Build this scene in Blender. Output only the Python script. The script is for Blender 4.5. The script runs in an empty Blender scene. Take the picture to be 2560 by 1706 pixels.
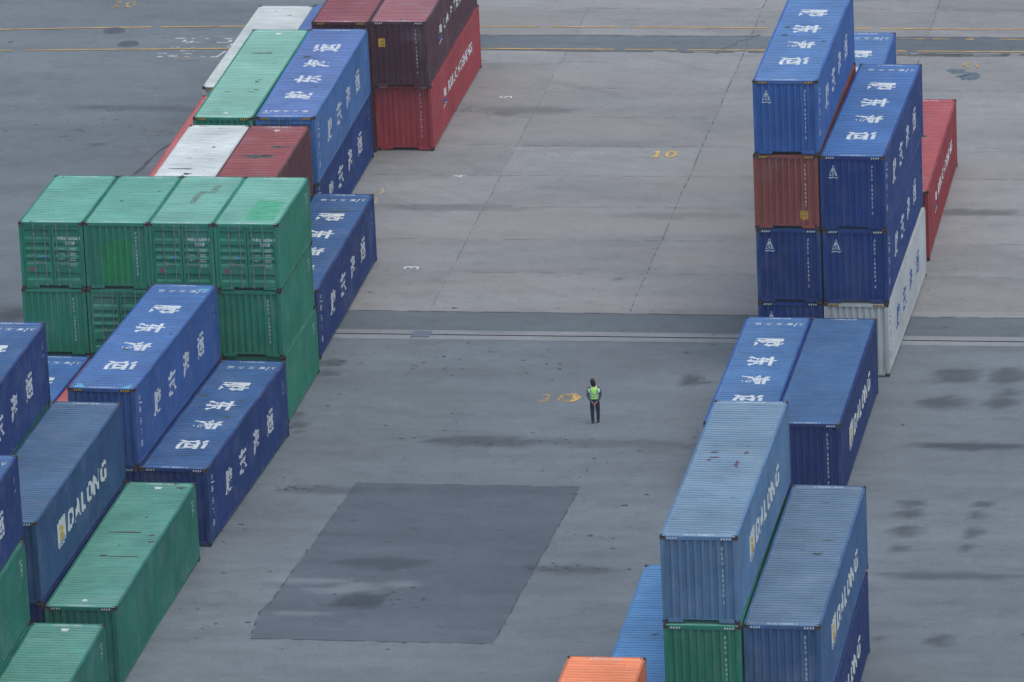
import bpy, bmesh, math, random
from mathutils import Matrix, Vector, noise as mnoise

random.seed(7)
S = bpy.context.scene
COL = S.collection
R = math.radians

# ------------------------------------------------------------------ camera
cam_d = bpy.data.cameras.new('camera')
cam = bpy.data.objects.new('camera', cam_d)
COL.objects.link(cam)
cx = Vector((0.98786928, 0.14936299, -0.04248511))
cy = Vector((-0.01283675, 0.35119906, 0.93621282))
cz = -Vector((-0.15475627, 0.92431051, -0.34885610))
m = Matrix.Identity(4)
for i in range(3):
    m[i][0], m[i][1], m[i][2] = cx[i], cy[i], cz[i]
m[0][3], m[1][3], m[2][3] = 7.969908, -166.919208, 82.114140
cam.matrix_world = m
cam_d.sensor_fit = 'HORIZONTAL'
cam_d.sensor_width = 36.0
cam_d.lens = 15665.383 / 2560 * 36.0
cam_d.shift_x = -156.878 / 2560
cam_d.shift_y = 49.510 / 2560
cam_d.clip_start = 1.0
cam_d.clip_end = 6000.0
S.camera = cam

# ------------------------------------------------------------------ light
SUN_EL, SUN_AZ = 72.0, 128.0
w = bpy.data.worlds.new('World')
S.world = w
w.use_nodes = True
nt = w.node_tree
bg = nt.nodes['Background']
sky = nt.nodes.new('ShaderNodeTexSky')
sky.sky_type = 'NISHITA'
sky.sun_disc = False
sky.sun_elevation = R(SUN_EL)
sky.sun_rotation = R(SUN_AZ)
sky.air_density = 1.0
sky.dust_density = 4.0
sky.ozone_density = 1.0
nt.links.new(sky.outputs[0], bg.inputs[0])
bg.inputs[1].default_value = 0.15
ld = bpy.data.lights.new('sun', 'SUN')
ld.energy = 0.75
ld.angle = R(85)
ld.color = (0.94, 1.0, 0.97)
sun = bpy.data.objects.new('sun', ld)
COL.objects.link(sun)
sd = Vector((math.cos(R(SUN_EL)) * math.sin(R(SUN_AZ)), math.cos(R(SUN_EL)) * math.cos(R(SUN_AZ)), math.sin(R(SUN_EL))))
sun.rotation_euler = sd.to_track_quat('Z', 'Y').to_euler()
sun.location = (0, 60, 120)
S.view_settings.view_transform = 'Standard'
S.view_settings.look = 'None'
S.view_settings.exposure = 0.25
S.view_settings.gamma = 1.0
S.render.engine = 'CYCLES'
S.cycles.use_denoising = True
S.cycles.denoising_prefilter = 'ACCURATE'

# ------------------------------------------------------------------ helpers
KY = [-3000, 0.0, 12.0, 24.0, 36.0, 48.0, 60.0, 72.0, 84.0, 98.0, 3000]
KZ = [0.3, 0.25, 0.125, 0.001, -0.561, -1.041, -1.47, -1.604, -1.783, -2.048, -2.2]


def gz(y):
    for i in range(len(KY) - 1):
        if y <= KY[i + 1]:
            t = (y - KY[i]) / (KY[i + 1] - KY[i])
            return KZ[i] + (KZ[i + 1] - KZ[i]) * t
    return KZ[-1]


def tag(o, label=None, cat=None, group=None, kind=None):
    if label: o['label'] = label
    if cat: o['category'] = cat
    if group: o['group'] = group
    if kind: o['kind'] = kind
    return o


def empty(name, loc=(0, 0, 0), rot=(0, 0, 0)):
    o = bpy.data.objects.new(name, None)
    o.empty_display_size = 0.5
    o.location = loc
    o.rotation_euler = rot
    COL.objects.link(o)
    return o


def mobj(name, mesh, mat=None, parent=None):
    """link an object; the material sits on the object so meshes can be shared"""
    o = bpy.data.objects.new(name, mesh)
    COL.objects.link(o)
    if parent: o.parent = parent
    if mat is not None:
        if len(mesh.materials) == 0: mesh.materials.append(None)
        o.material_slots[0].link = 'OBJECT'
        o.material_slots[0].material = mat
    return o


def mesh_from(name, verts, faces):
    me = bpy.data.meshes.new(name)
    me.from_pydata(verts, [], faces)
    me.validate()
    me.update()
    return me


class MB:
    def __init__(s):
        s.v = []; s.f = []

    def box(s, x0, x1, y0, y1, z0, z1):
        b = len(s.v)
        s.v += [(x0, y0, z0), (x1, y0, z0), (x1, y1, z0), (x0, y1, z0), (x0, y0, z1), (x1, y0, z1), (x1, y1, z1), (x0, y1, z1)]
        s.f += [tuple(b + i for i in q) for q in ((0, 3, 2, 1), (4, 5, 6, 7), (0, 1, 5, 4), (1, 2, 6, 5), (2, 3, 7, 6), (3, 0, 4, 7))]
        return s

    def quad(s, a, b, c, d):
        n = len(s.v); s.v += [a, b, c, d]; s.f.append((n, n + 1, n + 2, n + 3)); return s

    def tube(s, p0, p1, r, n=8):
        p0 = Vector(p0); p1 = Vector(p1); d = (p1 - p0).normalized()
        a = d.orthogonal().normalized(); c = d.cross(a)
        b = len(s.v)
        for p in (p0, p1):
            for i in range(n):
                t = 2 * math.pi * i / n
                s.v.append(tuple(p + a * (r * math.cos(t)) + c * (r * math.sin(t))))
        for i in range(n):
            j = (i + 1) % n
            s.f.append((b + i, b + j, b + n + j, b + n + i))
        s.f.append(tuple(b + i for i in range(n))[::-1]); s.f.append(tuple(b + n + i for i in range(n)))
        return s

    def mesh(s, name): return mesh_from(name, s.v, s.f)


# ------------------------------------------------------------------ materials
def srgb(r, g, b):
    f = lambda c: (c / 255 / 12.92) if c / 255 <= 0.04045 else ((c / 255 + 0.055) / 1.055) ** 2.4
    return (f(r), f(g), f(b), 1)


def new_mat(name):
    mt = bpy.data.materials.new(name)
    mt.use_nodes = True
    return mt, mt.node_tree, mt.node_tree.nodes['Principled BSDF']


class N:
    """tiny node helper"""
    def __init__(s, nt): s.nt = nt

    def new(s, t, **k):
        n = s.nt.nodes.new(t)
        for a, b in k.items(): setattr(n, a, b)
        return n

    def link(s, a, b): s.nt.links.new(a, b)

    def noise(s, vec, scale, detail=4, rough=0.55):
        n = s.new('ShaderNodeTexNoise'); n.inputs['Scale'].default_value = scale
        n.inputs['Detail'].default_value = detail; n.inputs['Roughness'].default_value = rough
        s.link(vec, n.inputs['Vector']); return n.outputs['Fac']

    def vmul(s, vec, v):
        n = s.new('ShaderNodeVectorMath', operation='MULTIPLY'); s.link(vec, n.inputs[0]); n.inputs[1].default_value = v
        return n.outputs[0]

    def ramp(s, fac, a, b, lo=0.0, hi=1.0):
        n = s.new('ShaderNodeMapRange'); s.link(fac, n.inputs[0])
        n.inputs[1].default_value = a; n.inputs[2].default_value = b; n.inputs[3].default_value = lo; n.inputs[4].default_value = hi
        return n.outputs[0]

    def math(s, op, a, b):
        n = s.new('ShaderNodeMath', operation=op)
        for i, q in enumerate((a, b)):
            if isinstance(q, (int, float)): n.inputs[i].default_value = q
            else: s.link(q, n.inputs[i])
        return n.outputs[0]

    def mix(s, fac, a, b, mode='MIX'):
        n = s.new('ShaderNodeMix', data_type='RGBA', blend_type=mode)
        if isinstance(fac, (int, float)): n.inputs[0].default_value = fac
        else: s.link(fac, n.inputs[0])
        for i, q in ((6, a), (7, b)):
            if isinstance(q, tuple): n.inputs[i].default_value = q
            else: s.link(q, n.inputs[i])
        return n.outputs[2]

    def val(s, col, fac):
        """multiply colour by scalar socket"""
        n = s.new('ShaderNodeVectorMath', operation='SCALE')
        if isinstance(col, tuple): n.inputs[0].default_value = col[:3]
        else: s.link(col, n.inputs[0])
        s.link(fac, n.inputs['Scale']); return n.outputs[0]


_pm = {}
def paint(col, wear=0.3, rough=0.5, roof=False):
    key = (col, wear, rough, roof)
    if key in _pm: return _pm[key]
    mt, nt, bs = new_mat('container_paint')
    n = N(nt)
    tc = n.new('ShaderNodeTexCoord'); oi = n.new('ShaderNodeObjectInfo')
    off = n.new('ShaderNodeVectorMath', operation='SCALE')
    cmb = n.new('ShaderNodeCombineXYZ')
    n.link(oi.outputs['Random'], cmb.inputs[0]); n.link(oi.outputs['Random'], cmb.inputs[1]); n.link(oi.outputs['Random'], cmb.inputs[2])
    n.link(cmb.outputs[0], off.inputs[0]); off.inputs['Scale'].default_value = 173.0
    add = n.new('ShaderNodeVectorMath', operation='ADD'); n.link(tc.outputs['Object'], add.inputs[0]); n.link(off.outputs[0], add.inputs[1])
    v = add.outputs[0]
    c = col
    big = n.ramp(n.noise(v, 0.5, 5), 0.3, 0.7, 0.84, 1.14)
    c1 = n.val(c, big)
    if roof:
        st = n.ramp(n.noise(n.vmul(v, (0.35, 2.2, 1)), 2.0, 5), 0.3, 0.75, 0.9, 1.12)
    else:
        st = n.ramp(n.noise(n.vmul(v, (7, 7, 0.35)), 1.0, 4), 0.3, 0.7, 0.86, 1.1)
    c2 = n.val(c1, st)
    # chalky fading
    hazef = n.ramp(n.noise(v, 0.9, 3), 0.5, 0.8, 0.0, 0.06 + 0.3 * wear)
    c3 = n.mix(hazef, c2, (0.36, 0.38, 0.40, 1))
    # rust and grime
    sc = (1, 2.4, 1) if roof else (3, 3, 1.2)
    rs = n.ramp(n.noise(n.vmul(v, sc), 1.7, 7, 0.62), 0.70 - 0.07 * wear, 0.76 - 0.05 * wear, 0, 0.85)
    c4 = n.mix(rs, c3, (0.045, 0.03, 0.025, 1))
    sp = n.ramp(n.noise(n.vmul(v, sc), 5.5, 3, 0.5), 0.74 - 0.04 * wear, 0.78 - 0.04 * wear, 0, 0.8)
    c5 = n.mix(sp, c4, (0.035, 0.028, 0.026, 1))
    run = n.ramp(n.noise(n.vmul(v, (9, 9, .3) if not roof else (.5, 5, 1)), 1.3, 5, .6), .64, .78, 0, .25 + .5 * wear)
    c5 = n.mix(run, c5, (0.09, 0.06, 0.045, 1) if not roof else (0.10, 0.085, 0.075, 1))
    fine = n.ramp(n.noise(v, 30, 2), 0.3, 0.7, 0.95, 1.05)
    bp = n.new('ShaderNodeBump'); bp.inputs['Strength'].default_value = .55; bp.inputs['Distance'].default_value = .05
    n.link(n.noise(v, 1.6, 4, .55), bp.inputs['Height']); n.link(bp.outputs[0], bs.inputs['Normal'])
    n.link(n.val(c5, fine), bs.inputs['Base Color'])
    rr = n.ramp(n.noise(v, 3, 3), 0.3, 0.7, rough - 0.08, rough + 0.12)
    n.link(rr, bs.inputs['Roughness'])
    bs.inputs['Specular IOR Level'].default_value = 0.22
    _pm[key] = mt
    return mt


def simple(name, col, rough=0.7, var=0.12, scale=6.0, metal=0.0):
    mt, nt, bs = new_mat(name)
    n = N(nt); tc = n.new('ShaderNodeTexCoord')
    f = n.ramp(n.noise(tc.outputs['Object'], scale, 4), 0.25, 0.75, 1 - var, 1 + var)
    n.link(n.val(col, f), bs.inputs['Base Color'])
    bs.inputs['Roughness'].default_value = rough
    bs.inputs['Metallic'].default_value = metal
    bs.inputs['Specular IOR Level'].default_value = 0.3
    return mt


M_WHITE = simple('white_lettering', (0.60, 0.66, 0.68, 1), 0.6, 0.14, 3)
M_DIRTYW = simple('dull_white_lettering', (0.50, 0.54, 0.57, 1), 0.6, 0.2, 3)
M_CREAM = simple('cream_lettering', (0.55, 0.60, 0.58, 1), 0.6, 0.15, 3)
M_BLUEL = simple('blue_lettering', (0.05, 0.11, 0.30, 1), 0.6)
M_YEL = simple('yellow_paint', (0.62, 0.40, 0.05, 1), 0.6)
M_GOLD = simple('gold_paint', (0.48, 0.36, 0.10, 1), 0.6, 0.3, 5)
M_BLACK = simple('black_paint', (0.02, 0.022, 0.025, 1), 0.6)
M_CAST = simple('rusty_casting', (0.055, 0.045, 0.042, 1), 0.8, 0.45, 9)
M_STEEL = simple('galvanised_rod', (0.20, 0.27, 0.26, 1), 0.5, 0.2, 5, 0.3)
M_SMEAR = simple('grime', (0.07, 0.10, 0.09, 1), 0.8, 0.3, 4)
M_SMEARG = simple('grey_smear', (0.15, 0.26, 0.22, 1), 0.8, 0.3, 4)
M_PATCHG = simple('touched_up_green', (0.095, 0.40, 0.25, 1), 0.6, 0.2, 3)
M_PATCHW = simple('touched_up_wall_green', (0.02, 0.23, 0.09, 1), 0.6, 0.2, 3)
M_STICK = simple('blue_seal', (0.12, 0.25, 0.62, 1), 0.5)
M_PINK = simple('pink_placard', (0.20, 0.09, 0.11, 1), 0.6)

# ------------------------------------------------------------------ container geometry
HW = 1.219


def prof(t, period, flat_hi, slope, depth):
    """corrugation depth (0 outer, depth inner) and break points"""
    u = t % period
    if u < flat_hi: return 0.0
    u -= flat_hi
    if u < slope: return depth * u / slope
    u -= slope
    lo = period - flat_hi - 2 * slope
    if u < lo: return depth
    return depth * (1 - (u - lo) / slope)


class Corr:
    def __init__(s, a, b, period, flat, slope, depth):
        k = max(1, round((b - a) / period)); s.a, s.b = a, b
        s.p = (b - a) / k; q = s.p / period
        s.flat, s.slope, s.depth = flat * q, slope * q, depth
        # start half way through an outer flat so that both ends are outer
        s.o = a - s.flat / 2
        s.bp = [a]
        for i in range(k + 1):
            t = s.o + i * s.p
            for e in (s.flat, s.flat + s.slope, s.p - s.slope, s.p):
                if a + 1e-5 < t + e < b - 1e-5: s.bp.append(t + e)
        s.bp.append(b); s.bp.sort()

    def at(s, t):
        if t <= s.a or t >= s.b: return 0.0
        return prof(t - s.o, s.p, s.flat, s.slope, s.depth)


def side_corr(L): return Corr(-L / 2 + 0.16, L / 2 - 0.16, 0.278, 0.072, 0.068, 0.036)
def roof_corr(L): return Corr(-L / 2 + 0.30, L / 2 - 0.30, 0.209, 0.122, 0.020, 0.050)
def end_corr(L): return Corr(-1.09, 1.09, 0.25, 0.095, 0.03, 0.055)


SX = 1.205       # outer skin of the side wall
_cache = {}


def cached(key, fn):
    if key not in _cache: _cache[key] = fn()
    return _cache[key]


def side_mesh(L, h):
    c = side_corr(L); z0, z1 = 0.165, h - 0.065
    v = []; f = []
    for t in c.bp:
        x = SX - c.at(t)
        v += [(x, t, z0), (x, t, z1)]
    for i in range(len(c.bp) - 1):
        f.append((2 * i, 2 * i + 2, 2 * i + 3, 2 * i + 1))
    return mesh_from('side_wall', v, f)


def roof_z(L, h, y): return h - 0.013 - roof_corr_c(L).at(y)
_rc = {}
def roof_corr_c(L):
    if L not in _rc: _rc[L] = roof_corr(L)
    return _rc[L]


def roof_mesh(L, h):
    c = roof_corr_c(L)
    ys = [-L / 2 + 0.03] + c.bp + [L / 2 - 0.03]
    v = []; f = []
    X = 1.13; XI = 1.08
    for y in ys:
        d = c.at(y)
        v += [(-X, y, h - 0.013), (-XI, y, h - 0.013 - d), (XI, y, h - 0.013 - d), (X, y, h - 0.013)]
    for i in range(len(ys) - 1):
        for j in range(3):
            a = 4 * i + j
            f.append((a, a + 1, a + 5, a + 4))
    return mesh_from('roof', v, f)


def end_mesh(L, h):
    c = end_corr(L); z0, z1 = 0.175, h - 0.125
    v = []; f = []
    for t in c.bp:
        y = -(L / 2 - 0.03 - c.at(t))
        v += [(t, y, z0), (t, y, z1)]
    for i in range(len(c.bp) - 1):
        f.append((2 * i, 2 * i + 2, 2 * i + 3, 2 * i + 1))
    return mesh_from('end_wall', v, f)


def frame_mesh(L, h):
    b = MB(); Y = L / 2
    for sx in (-1, 1):
        for sy in (-1, 1):
            x0, x1 = sorted((sx * 1.095, sx * 1.214)); y0, y1 = sorted((sy * (Y - 0.004), sy * (Y - 0.155)))
            b.box(x0, x1, y0, y1, 0.119, h - 0.119)
        x0, x1 = sorted((sx * 1.155, sx * 1.2135))
        b.box(x0, x1, -Y + 0.179, Y - 0.179, h - 0.072, h - 0.012)          # top side rail
        x0, x1 = sorted((sx * 1.13, sx * 1.155))
        b.box(x0, x1, -Y + 0.179, Y - 0.179, h - 0.05, h - 0.0135)
        x0, x1 = sorted((sx * 1.14, sx * 1.203))
        b.box(x0, x1, -Y + 0.179, Y - 0.179, 0.085, 0.166)          # bottom side rail
    for sy in (-1, 1):
        y0, y1 = sorted((sy * (Y - 0.006), sy * (Y - 0.07)))
        b.box(-1.056, 1.056, y0, y1, h - 0.124, h - 0.008)                  # header
        b.box(-1.056, -0.56, y0, y1, 0.05, 0.17)                          # sill either side of the tunnel
        b.box(0.56, 1.056, y0, y1, 0.05, 0.17)
        y2, y3 = sorted((sy * (Y - 0.012), sy * (Y - 0.06)))
        b.box(-0.56, 0.56, y2, y3, 0.145, 0.172)
    b.box(-1.15, 1.15, -Y + 0.2, Y - 0.2, 0.175, 0.2)
    return b.mesh('frame')


def casting_mesh():
    bm = bmesh.new()
    bmesh.ops.create_cube(bm, size=1)
    for v in bm.verts: v.co = Vector((v.co.x * 0.162, v.co.y * 0.178, v.co.z * 0.115))
    fs = bm.faces[:]
    r = bmesh.ops.inset_individual(bm, faces=fs, thickness=0.036)
    for f in fs:
        n = f.normal.copy()
        for v in f.verts: v.co -= n * 0.03
    me = bpy.data.meshes.new('corner_casting'); bm.to_mesh(me); bm.free()
    return me


def door_mesh(L, h, s):
    """one leaf; s=-1 left, +1 right; pressed horizontal recesses"""
    Y = -(L / 2 - 0.035)
    x0, x1 = (s * 0.012, s * 1.085)
    if x0 > x1: x0, x1 = x1, x0
    z0, z1 = 0.18, h - 0.13
    H = z1 - z0
    zs = [(0, 0)]
    n = 5
    edges = [0.055, 0.235, 0.30, 0.44, 0.50, 0.62, 0.68, 0.80]
    rec = [(0.07, 0.20), (0.30, 0.37), (0.43, 0.50), (0.56, 0.63), (0.80, 0.90)]
    d = 0.05
    pts = [(0.0, 0.0)]
    for a, b in rec:
        pts += [(a, 0.0), (a + 0.022, d), (b, d), (b + 0.035, 0.0)]
    pts.append((1.0, 0.0))
    v = []; f = []
    xa, xb = x0 + 0.07, x1 - 0.07
    xc, xd = xa + 0.025, xb - 0.025
    for t, dd in pts:
        z = z1 - t * H
        for x, k in ((x0, 0), (xa, 0), (xc, dd), (xd, dd), (xb, 0), (x1, 0)):
            v.append((x, Y + k, z))
    for i in range(len(pts) - 1):
        for j in range(5):
            a = 6 * i + j
            f.append((a, a + 6, a + 7, a + 1))
    # return edges give the leaf its thickness
    b = len(v)
    for x in (x0, x1):
        v += [(x, Y, z0), (x, Y + 0.05, z0), (x, Y + 0.05, z1), (x, Y, z1)]
    f += [(b, b + 1, b + 2, b + 3), (b + 4, b + 5, b + 6, b + 7), (b, b + 4, b + 5, b + 1), (b + 3, b + 2, b + 6, b + 7)]
    return mesh_from('door', v, f)


def gasket_mesh(L, h):
    b = MB(); Y = -(L / 2 - 0.105)
    b.box(-1.094, 1.094, Y, Y + 0.02, 0.172, h - 0.126)
    return b.mesh('gasket')


def rod_mesh(L, h, x):
    b = MB(); Y = -(L / 2 - 0.012)
    b.tube((x, Y, 0.10), (x, Y, h - 0.06), 0.017, 8)
    for z in (0.16, 0.75, 1.3, h - 0.45, h - 0.11):
        b.box(x - 0.04, x + 0.04, Y - 0.012, Y + 0.022, z - 0.02, z + 0.02)
    return b.mesh('lock_rod')


def handle_mesh(L, x, s):
    b = MB(); Y = -(L / 2 + 0.004)
    b.box(min(x, x + s * 0.42), max(x, x + s * 0.42), Y - 0.014, Y + 0.006, 1.0, 1.035)
    b.box(x + s * 0.36 - 0.03, x + s * 0.36 + 0.03, Y - 0.02, Y + 0.02, 0.96, 1.07)
    return b.mesh('handle')


# ------------------------------------------------------------------ lettering
_gl = {}


def glyph(ch, bold=0.0):
    key = (ch, bold)
    if key in _gl: return _gl[key]
    c = bpy.data.curves.new('glyph', 'FONT'); c.body = ch; c.offset = bold; c.resolution_u = 3
    o = bpy.data.objects.new('glyph', c); COL.objects.link(o)
    dg = bpy.context.evaluated_depsgraph_get()
    me = bpy.data.meshes.new_from_object(o.evaluated_get(dg))
    v = [(q.co.x, q.co.y) for q in me.vertices]; f = [tuple(p.vertices) for p in me.polygons]
    bpy.data.objects.remove(o); bpy.data.curves.remove(c); bpy.data.meshes.remove(me)
    xs = [a for a, _ in v]; ys = [b for _, b in v]
    x0, x1, y0, y1 = min(xs), max(xs), min(ys), max(ys)
    v = [((a - x0) / (x1 - x0) - .5, (b - y0) / (y1 - y0) - .5) for a, b in v]
    _gl[key] = (v, f, (x1 - x0) / (y1 - y0))
    return _gl[key]


def put(piece, w, h, cxy, rot=0.0, shear=0.0):
    v, f = piece[0], piece[1]
    c, s = math.cos(rot), math.sin(rot)
    out = []
    for a, b in v:
        a, b = a * w + shear * b * h, b * h
        out.append((cxy[0] + a * c - b * s, cxy[1] + a * s + b * c))
    return out, f


def word(txt, h, cxy, rot=0.0, bold=0.01, width=None, space=0.0, shear=0.0, asp=1.0):
    """a line of text as pieces; centre cxy; optional forced width"""
    ws = []
    for ch in txt:
        if ch == ' ': ws.append(0.35 * h)
        elif ch in '1Ii|.': ws.append(0.16 * h if ch != '1' else 0.3 * h)
        else: ws.append(glyph(ch, bold)[2] * h * asp)
    gap = 0.13 * h + space
    tot = sum(ws) + gap * (len(ws) - 1)
    k = width / tot if width else 1.0
    x = -tot * k / 2
    out = []
    c, s = math.cos(rot), math.sin(rot)
    for ch, wd in zip(txt, ws):
        if ch != ' ':
            px = x + wd * k / 2; hh = h; py = 0.0
            if ch == '.': hh = h * 0.16; py = -h * 0.42
            if ch in 'aeomnrsuvwxzc': hh = h * 0.74; py = -h * 0.13
            out.append(put(glyph(ch, bold), wd * k, hh, (cxy[0] + px * c - py * s, cxy[1] + px * s + py * c), rot, shear))
        x += (wd + gap) * k
    return out


def vword(txt, ch_h, cxy, step, bold=0.0, w=None, swap=False):
    """characters stacked one under another, each upright"""
    out = []; y = cxy[1]
    for ch in txt:
        if ch != ' ':
            g = glyph(ch, bold)
            ww = (w or ch_h * 0.62) * (0.35 if ch in '1I' else 1)
            out.append(put(g, ww, ch_h, (cxy[0], y), 0))
        y -= step * (1.0 if ch != ' ' else 0.5)
    return out


def poly(pts): return (list(pts), [tuple(range(len(pts)))])


def blob(cx0, cy0, rx, ry, n=14, rough=0.35, seed=0):
    rnd = random.Random(seed); pts = []
    for i in range(n):
        t = 2 * math.pi * i / n; k = 1 + rough * (rnd.random() - 0.5) * 2
        pts.append((cx0 + rx * k * math.cos(t), cy0 + ry * k * math.sin(t)))
    return poly(pts)


def conform(name, pieces, surf, L, h, lift=0.004):
    """lay flat pieces on the corrugated skin: cut along every fold, then drop on it"""
    bm = bmesh.new()
    for v, f in pieces:
        vs = [bm.verts.new((a, b, 0)) for a, b in v]
        for q in f:
            try: bm.faces.new([vs[i] for i in q])
            except ValueError: pass
    ax = 1 if surf == 'roof' else 0
    c = {'roof': roof_corr_c, 'side': side_corr, 'end': end_corr}[surf](L)
    if bm.verts:
        lo = min(v.co[ax] for v in bm.verts); hi = max(v.co[ax] for v in bm.verts)
        for t in c.bp:
            if lo < t < hi:
                no = (0, 1, 0) if ax else (1, 0, 0); co = (0, t, 0) if ax else (t, 0, 0)
                bmesh.ops.bisect_plane(bm, geom=bm.verts[:] + bm.edges[:] + bm.faces[:], plane_co=co, plane_no=no, dist=1e-6)
    for v in bm.verts:
        a, b = v.co.x, v.co.y
        if surf == 'roof': v.co = Vector((a, b, h - 0.013 - c.at(b) + lift))
        elif surf == 'side': v.co = Vector((SX - c.at(a) + lift, a, b))
        else: v.co = Vector((a, -(L / 2 - 0.03 - c.at(a)) - lift, b))
    me = bpy.data.meshes.new(name); bm.to_mesh(me); bm.free()
    return me


def header_pieces(name, pieces, L, h, lift=0.006 - 0.009):
    b = MB()
    v = []; f = []
    for pv, pf in pieces:
        n = len(v)
        v += [(a, -(L / 2 - 0.006) - 0.003, z) for a, z in pv]
        f += [tuple(n + i for i in q) for q in pf]
    return mesh_from(name, v, f)


CH = ['胶', '东', '海', '运']


def stylised_logo(cx0, cy0, w, h, rot=0.0):
    """a triangle outline with a curling wave and a wavy base line"""
    c, s = math.cos(rot), math.sin(rot)
    T = lambda p: [(cx0 + (a * w) * c - (b * h) * s, cy0 + (a * w) * s + (b * h) * c) for a, b in p]
    out = []
    A, B, C = (0, .5), (-.42, -.28), (.42, -.28)
    a2, b2, c2 = (0, .40), (-.345, -.235), (.345, -.235)
    for q in ((A, B, b2, a2), (B, C, c2, b2), (C, A, a2, c2)): out.append(poly(T(q)))
    out.append(poly(T([(-.12, .2), (.08, .24), (.2, .05), (.26, -.12), (.30, -.2), (.17, -.17), (.10, -.05), (.02, .06), (-.1, .06), (-.2, .0)])))
    out.append(poly(T([(-.2, .0), (-.1, .03), (-.02, -.05), (.02, -.2), (-.1, -.22), (-.06, -.1), (-.14, -.04)])))
    n = 8
    for i in range(n):
        x0, x1 = -.5 + i / n, -.5 + (i + 1) / n
        y0, y1 = -.42 + .025 * math.sin(i * 1.8), -.42 + .025 * math.sin((i + 1) * 1.8)
        out.append(poly(T([(x0, y0), (x1, y1), (x1, y1 - .06), (x0, y0 - .06)])))
    return out


def artwork(cx0, cy0, length, h, rot, only):
    """logo, slash and the four characters in one line"""
    c, s = math.cos(rot), math.sin(rot)
    P = lambda u, v: (cx0 + u * c - v * s, cy0 + u * s + v * c)
    if only == 4: return stylised_logo(*P(-length * .455, 0), length * .10, h * 1.35, rot)
    out = []
    sl = [(-length * .335, h * .8), (-length * .315, h * .8), (-length * .365, -h * .8), (-length * .385, -h * .8)]
    out.append(poly([P(*q) for q in sl]))
    for i, ch in enumerate(CH):
        out.append(put(glyph(ch, 0.012), length * .125, h, P(length * (-.23 + i * .20), 0), rot))
    return out


def roof_chars(L, h, flip, only=None):
    """flip=False reads from the near end to the far end"""
    out = []
    for i, ch in enumerate(CH):
        if i != only: continue
        y = -L / 2 + 3.0 + 2.18 * i
        rot = math.pi / 2
        x = -0.02
        if flip: y = -y; rot = -math.pi / 2; x = 0.02
        out.append(put(glyph(ch, 0.026), 1.02, 1.12, (x, y), rot))
    # artwork across the roof near the starting end
    y = -L / 2 + 0.82
    if only in (4, 5):
        if flip: out += artwork(0.05, -y, 1.95, 0.27, math.pi, only)
        else: out += artwork(-0.05, y, 1.95, 0.27, 0, only)
    return out


def roof_number(L, h, num, sd):
    """small number on the flat plates at both ends, read from outside each end"""
    out = []
    for s, rot in (((-1, 0),) if sd < 0 else ((1, math.pi),)):
        out += word(num, 0.11, (0.0, s * (L / 2 - 0.165)), rot, 0.012, width=0.95)
    return out


def side_chars(L, h, only):
    out = []
    for i, ch in enumerate(CH):
        if i != only: continue
        y = -L / 2 + 3.05 + 2.13 * i
        out.append(put(glyph(ch, 0.030), 1.02, 0.90, (y, h - 1.46 + 0.02), 0))
    if only in (4, 5): out += artwork(-L / 2 + 0.75, h / 2, 2.05, 0.26, -math.pi / 2, only)
    return out


def far_side_data(L, h):
    out = []
    y = L / 2 - 0.62
    out += word('4500', 0.07, (y, h - 0.62), 0, 0.01)
    out += word('2280', 0.07, (y, h - 0.76), 0, 0.01)
    out += word('30480', 0.07, (y, h - 1.05), 0, 0.01)
    return out


def stripes(L, h, sd, n=4):
    """slanted warning bars on the header, both corners"""
    out = []
    for s in (sd,):
        for i in range(n):
            x = s * (0.72 + 0.085 * i)
            out.append(poly([(x - .028, h - .105), (x + .012, h - .105), (x + .045, h - .035), (x + .005, h - .035)]))
    return out


def stripe_back(L, h, sd):
    return [poly([(s * 0.655 if s > 0 else -1.03, h - .112), (1.03 if s > 0 else -0.655, h - .112), (1.03 if s > 0 else -0.655, h - .028), (s * .655 if s > 0 else -1.03, h - .028)]) for s in (sd,)]


def flag_logo(L, h):
    cy0 = -L / 2 + 3.3; z = h - 1.5
    return [poly([(cy0 - .62, z + .35), (cy0 - .3, z + .47), (cy0 + .6, z + .47), (cy0 + .62, z - .35), (cy0 + .2, z - .47), (cy0 - .5, z - .46), (cy0 - .6, z - .2)])]


def flag_gold(L, h):
    cy0 = -L / 2 + 3.3; z = h - 1.5
    o = []
    for a, b, rx, ry, sd in ((-.22, .18, .17, .1, 1), (.05, .06, .12, .16, 2), (-.2, -.08, .14, .13, 3), (.12, -.14, .2, .09, 4), (-.02, -.24, .24, .06, 5)):
        o.append(blob(cy0 + a, z + b, rx, ry, 12, .3, sd))
    return o


def flag_wave(L, h):
    cy0 = -L / 2 + 3.3; z = h - 1.5
    o = []
    for k in range(3):
        zz = z - .30 - .05 * k
        for i in range(6):
            x0 = cy0 - .45 + i * .16
            o.append(poly([(x0, zz), (x0 + .08, zz + .03), (x0 + .16, zz), (x0 + .16, zz - .025), (x0 + .08, zz + .005), (x0, zz - .025)]))
    return o


def dl_word(L, h):
    o = []
    for ch, a, b in (('D', 4.2, 5.0), ('A', 5.1, 5.95), ('L', 6.1, 6.7), ('O', 6.85, 7.65), ('N', 7.78, 8.6), ('G', 8.8, 9.65)):
        o.append(put(glyph(ch, 0.035), b - a, .70, (-L / 2 + (a + b) / 2, h - 1.5), 0, 0.12))
    return o


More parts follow.
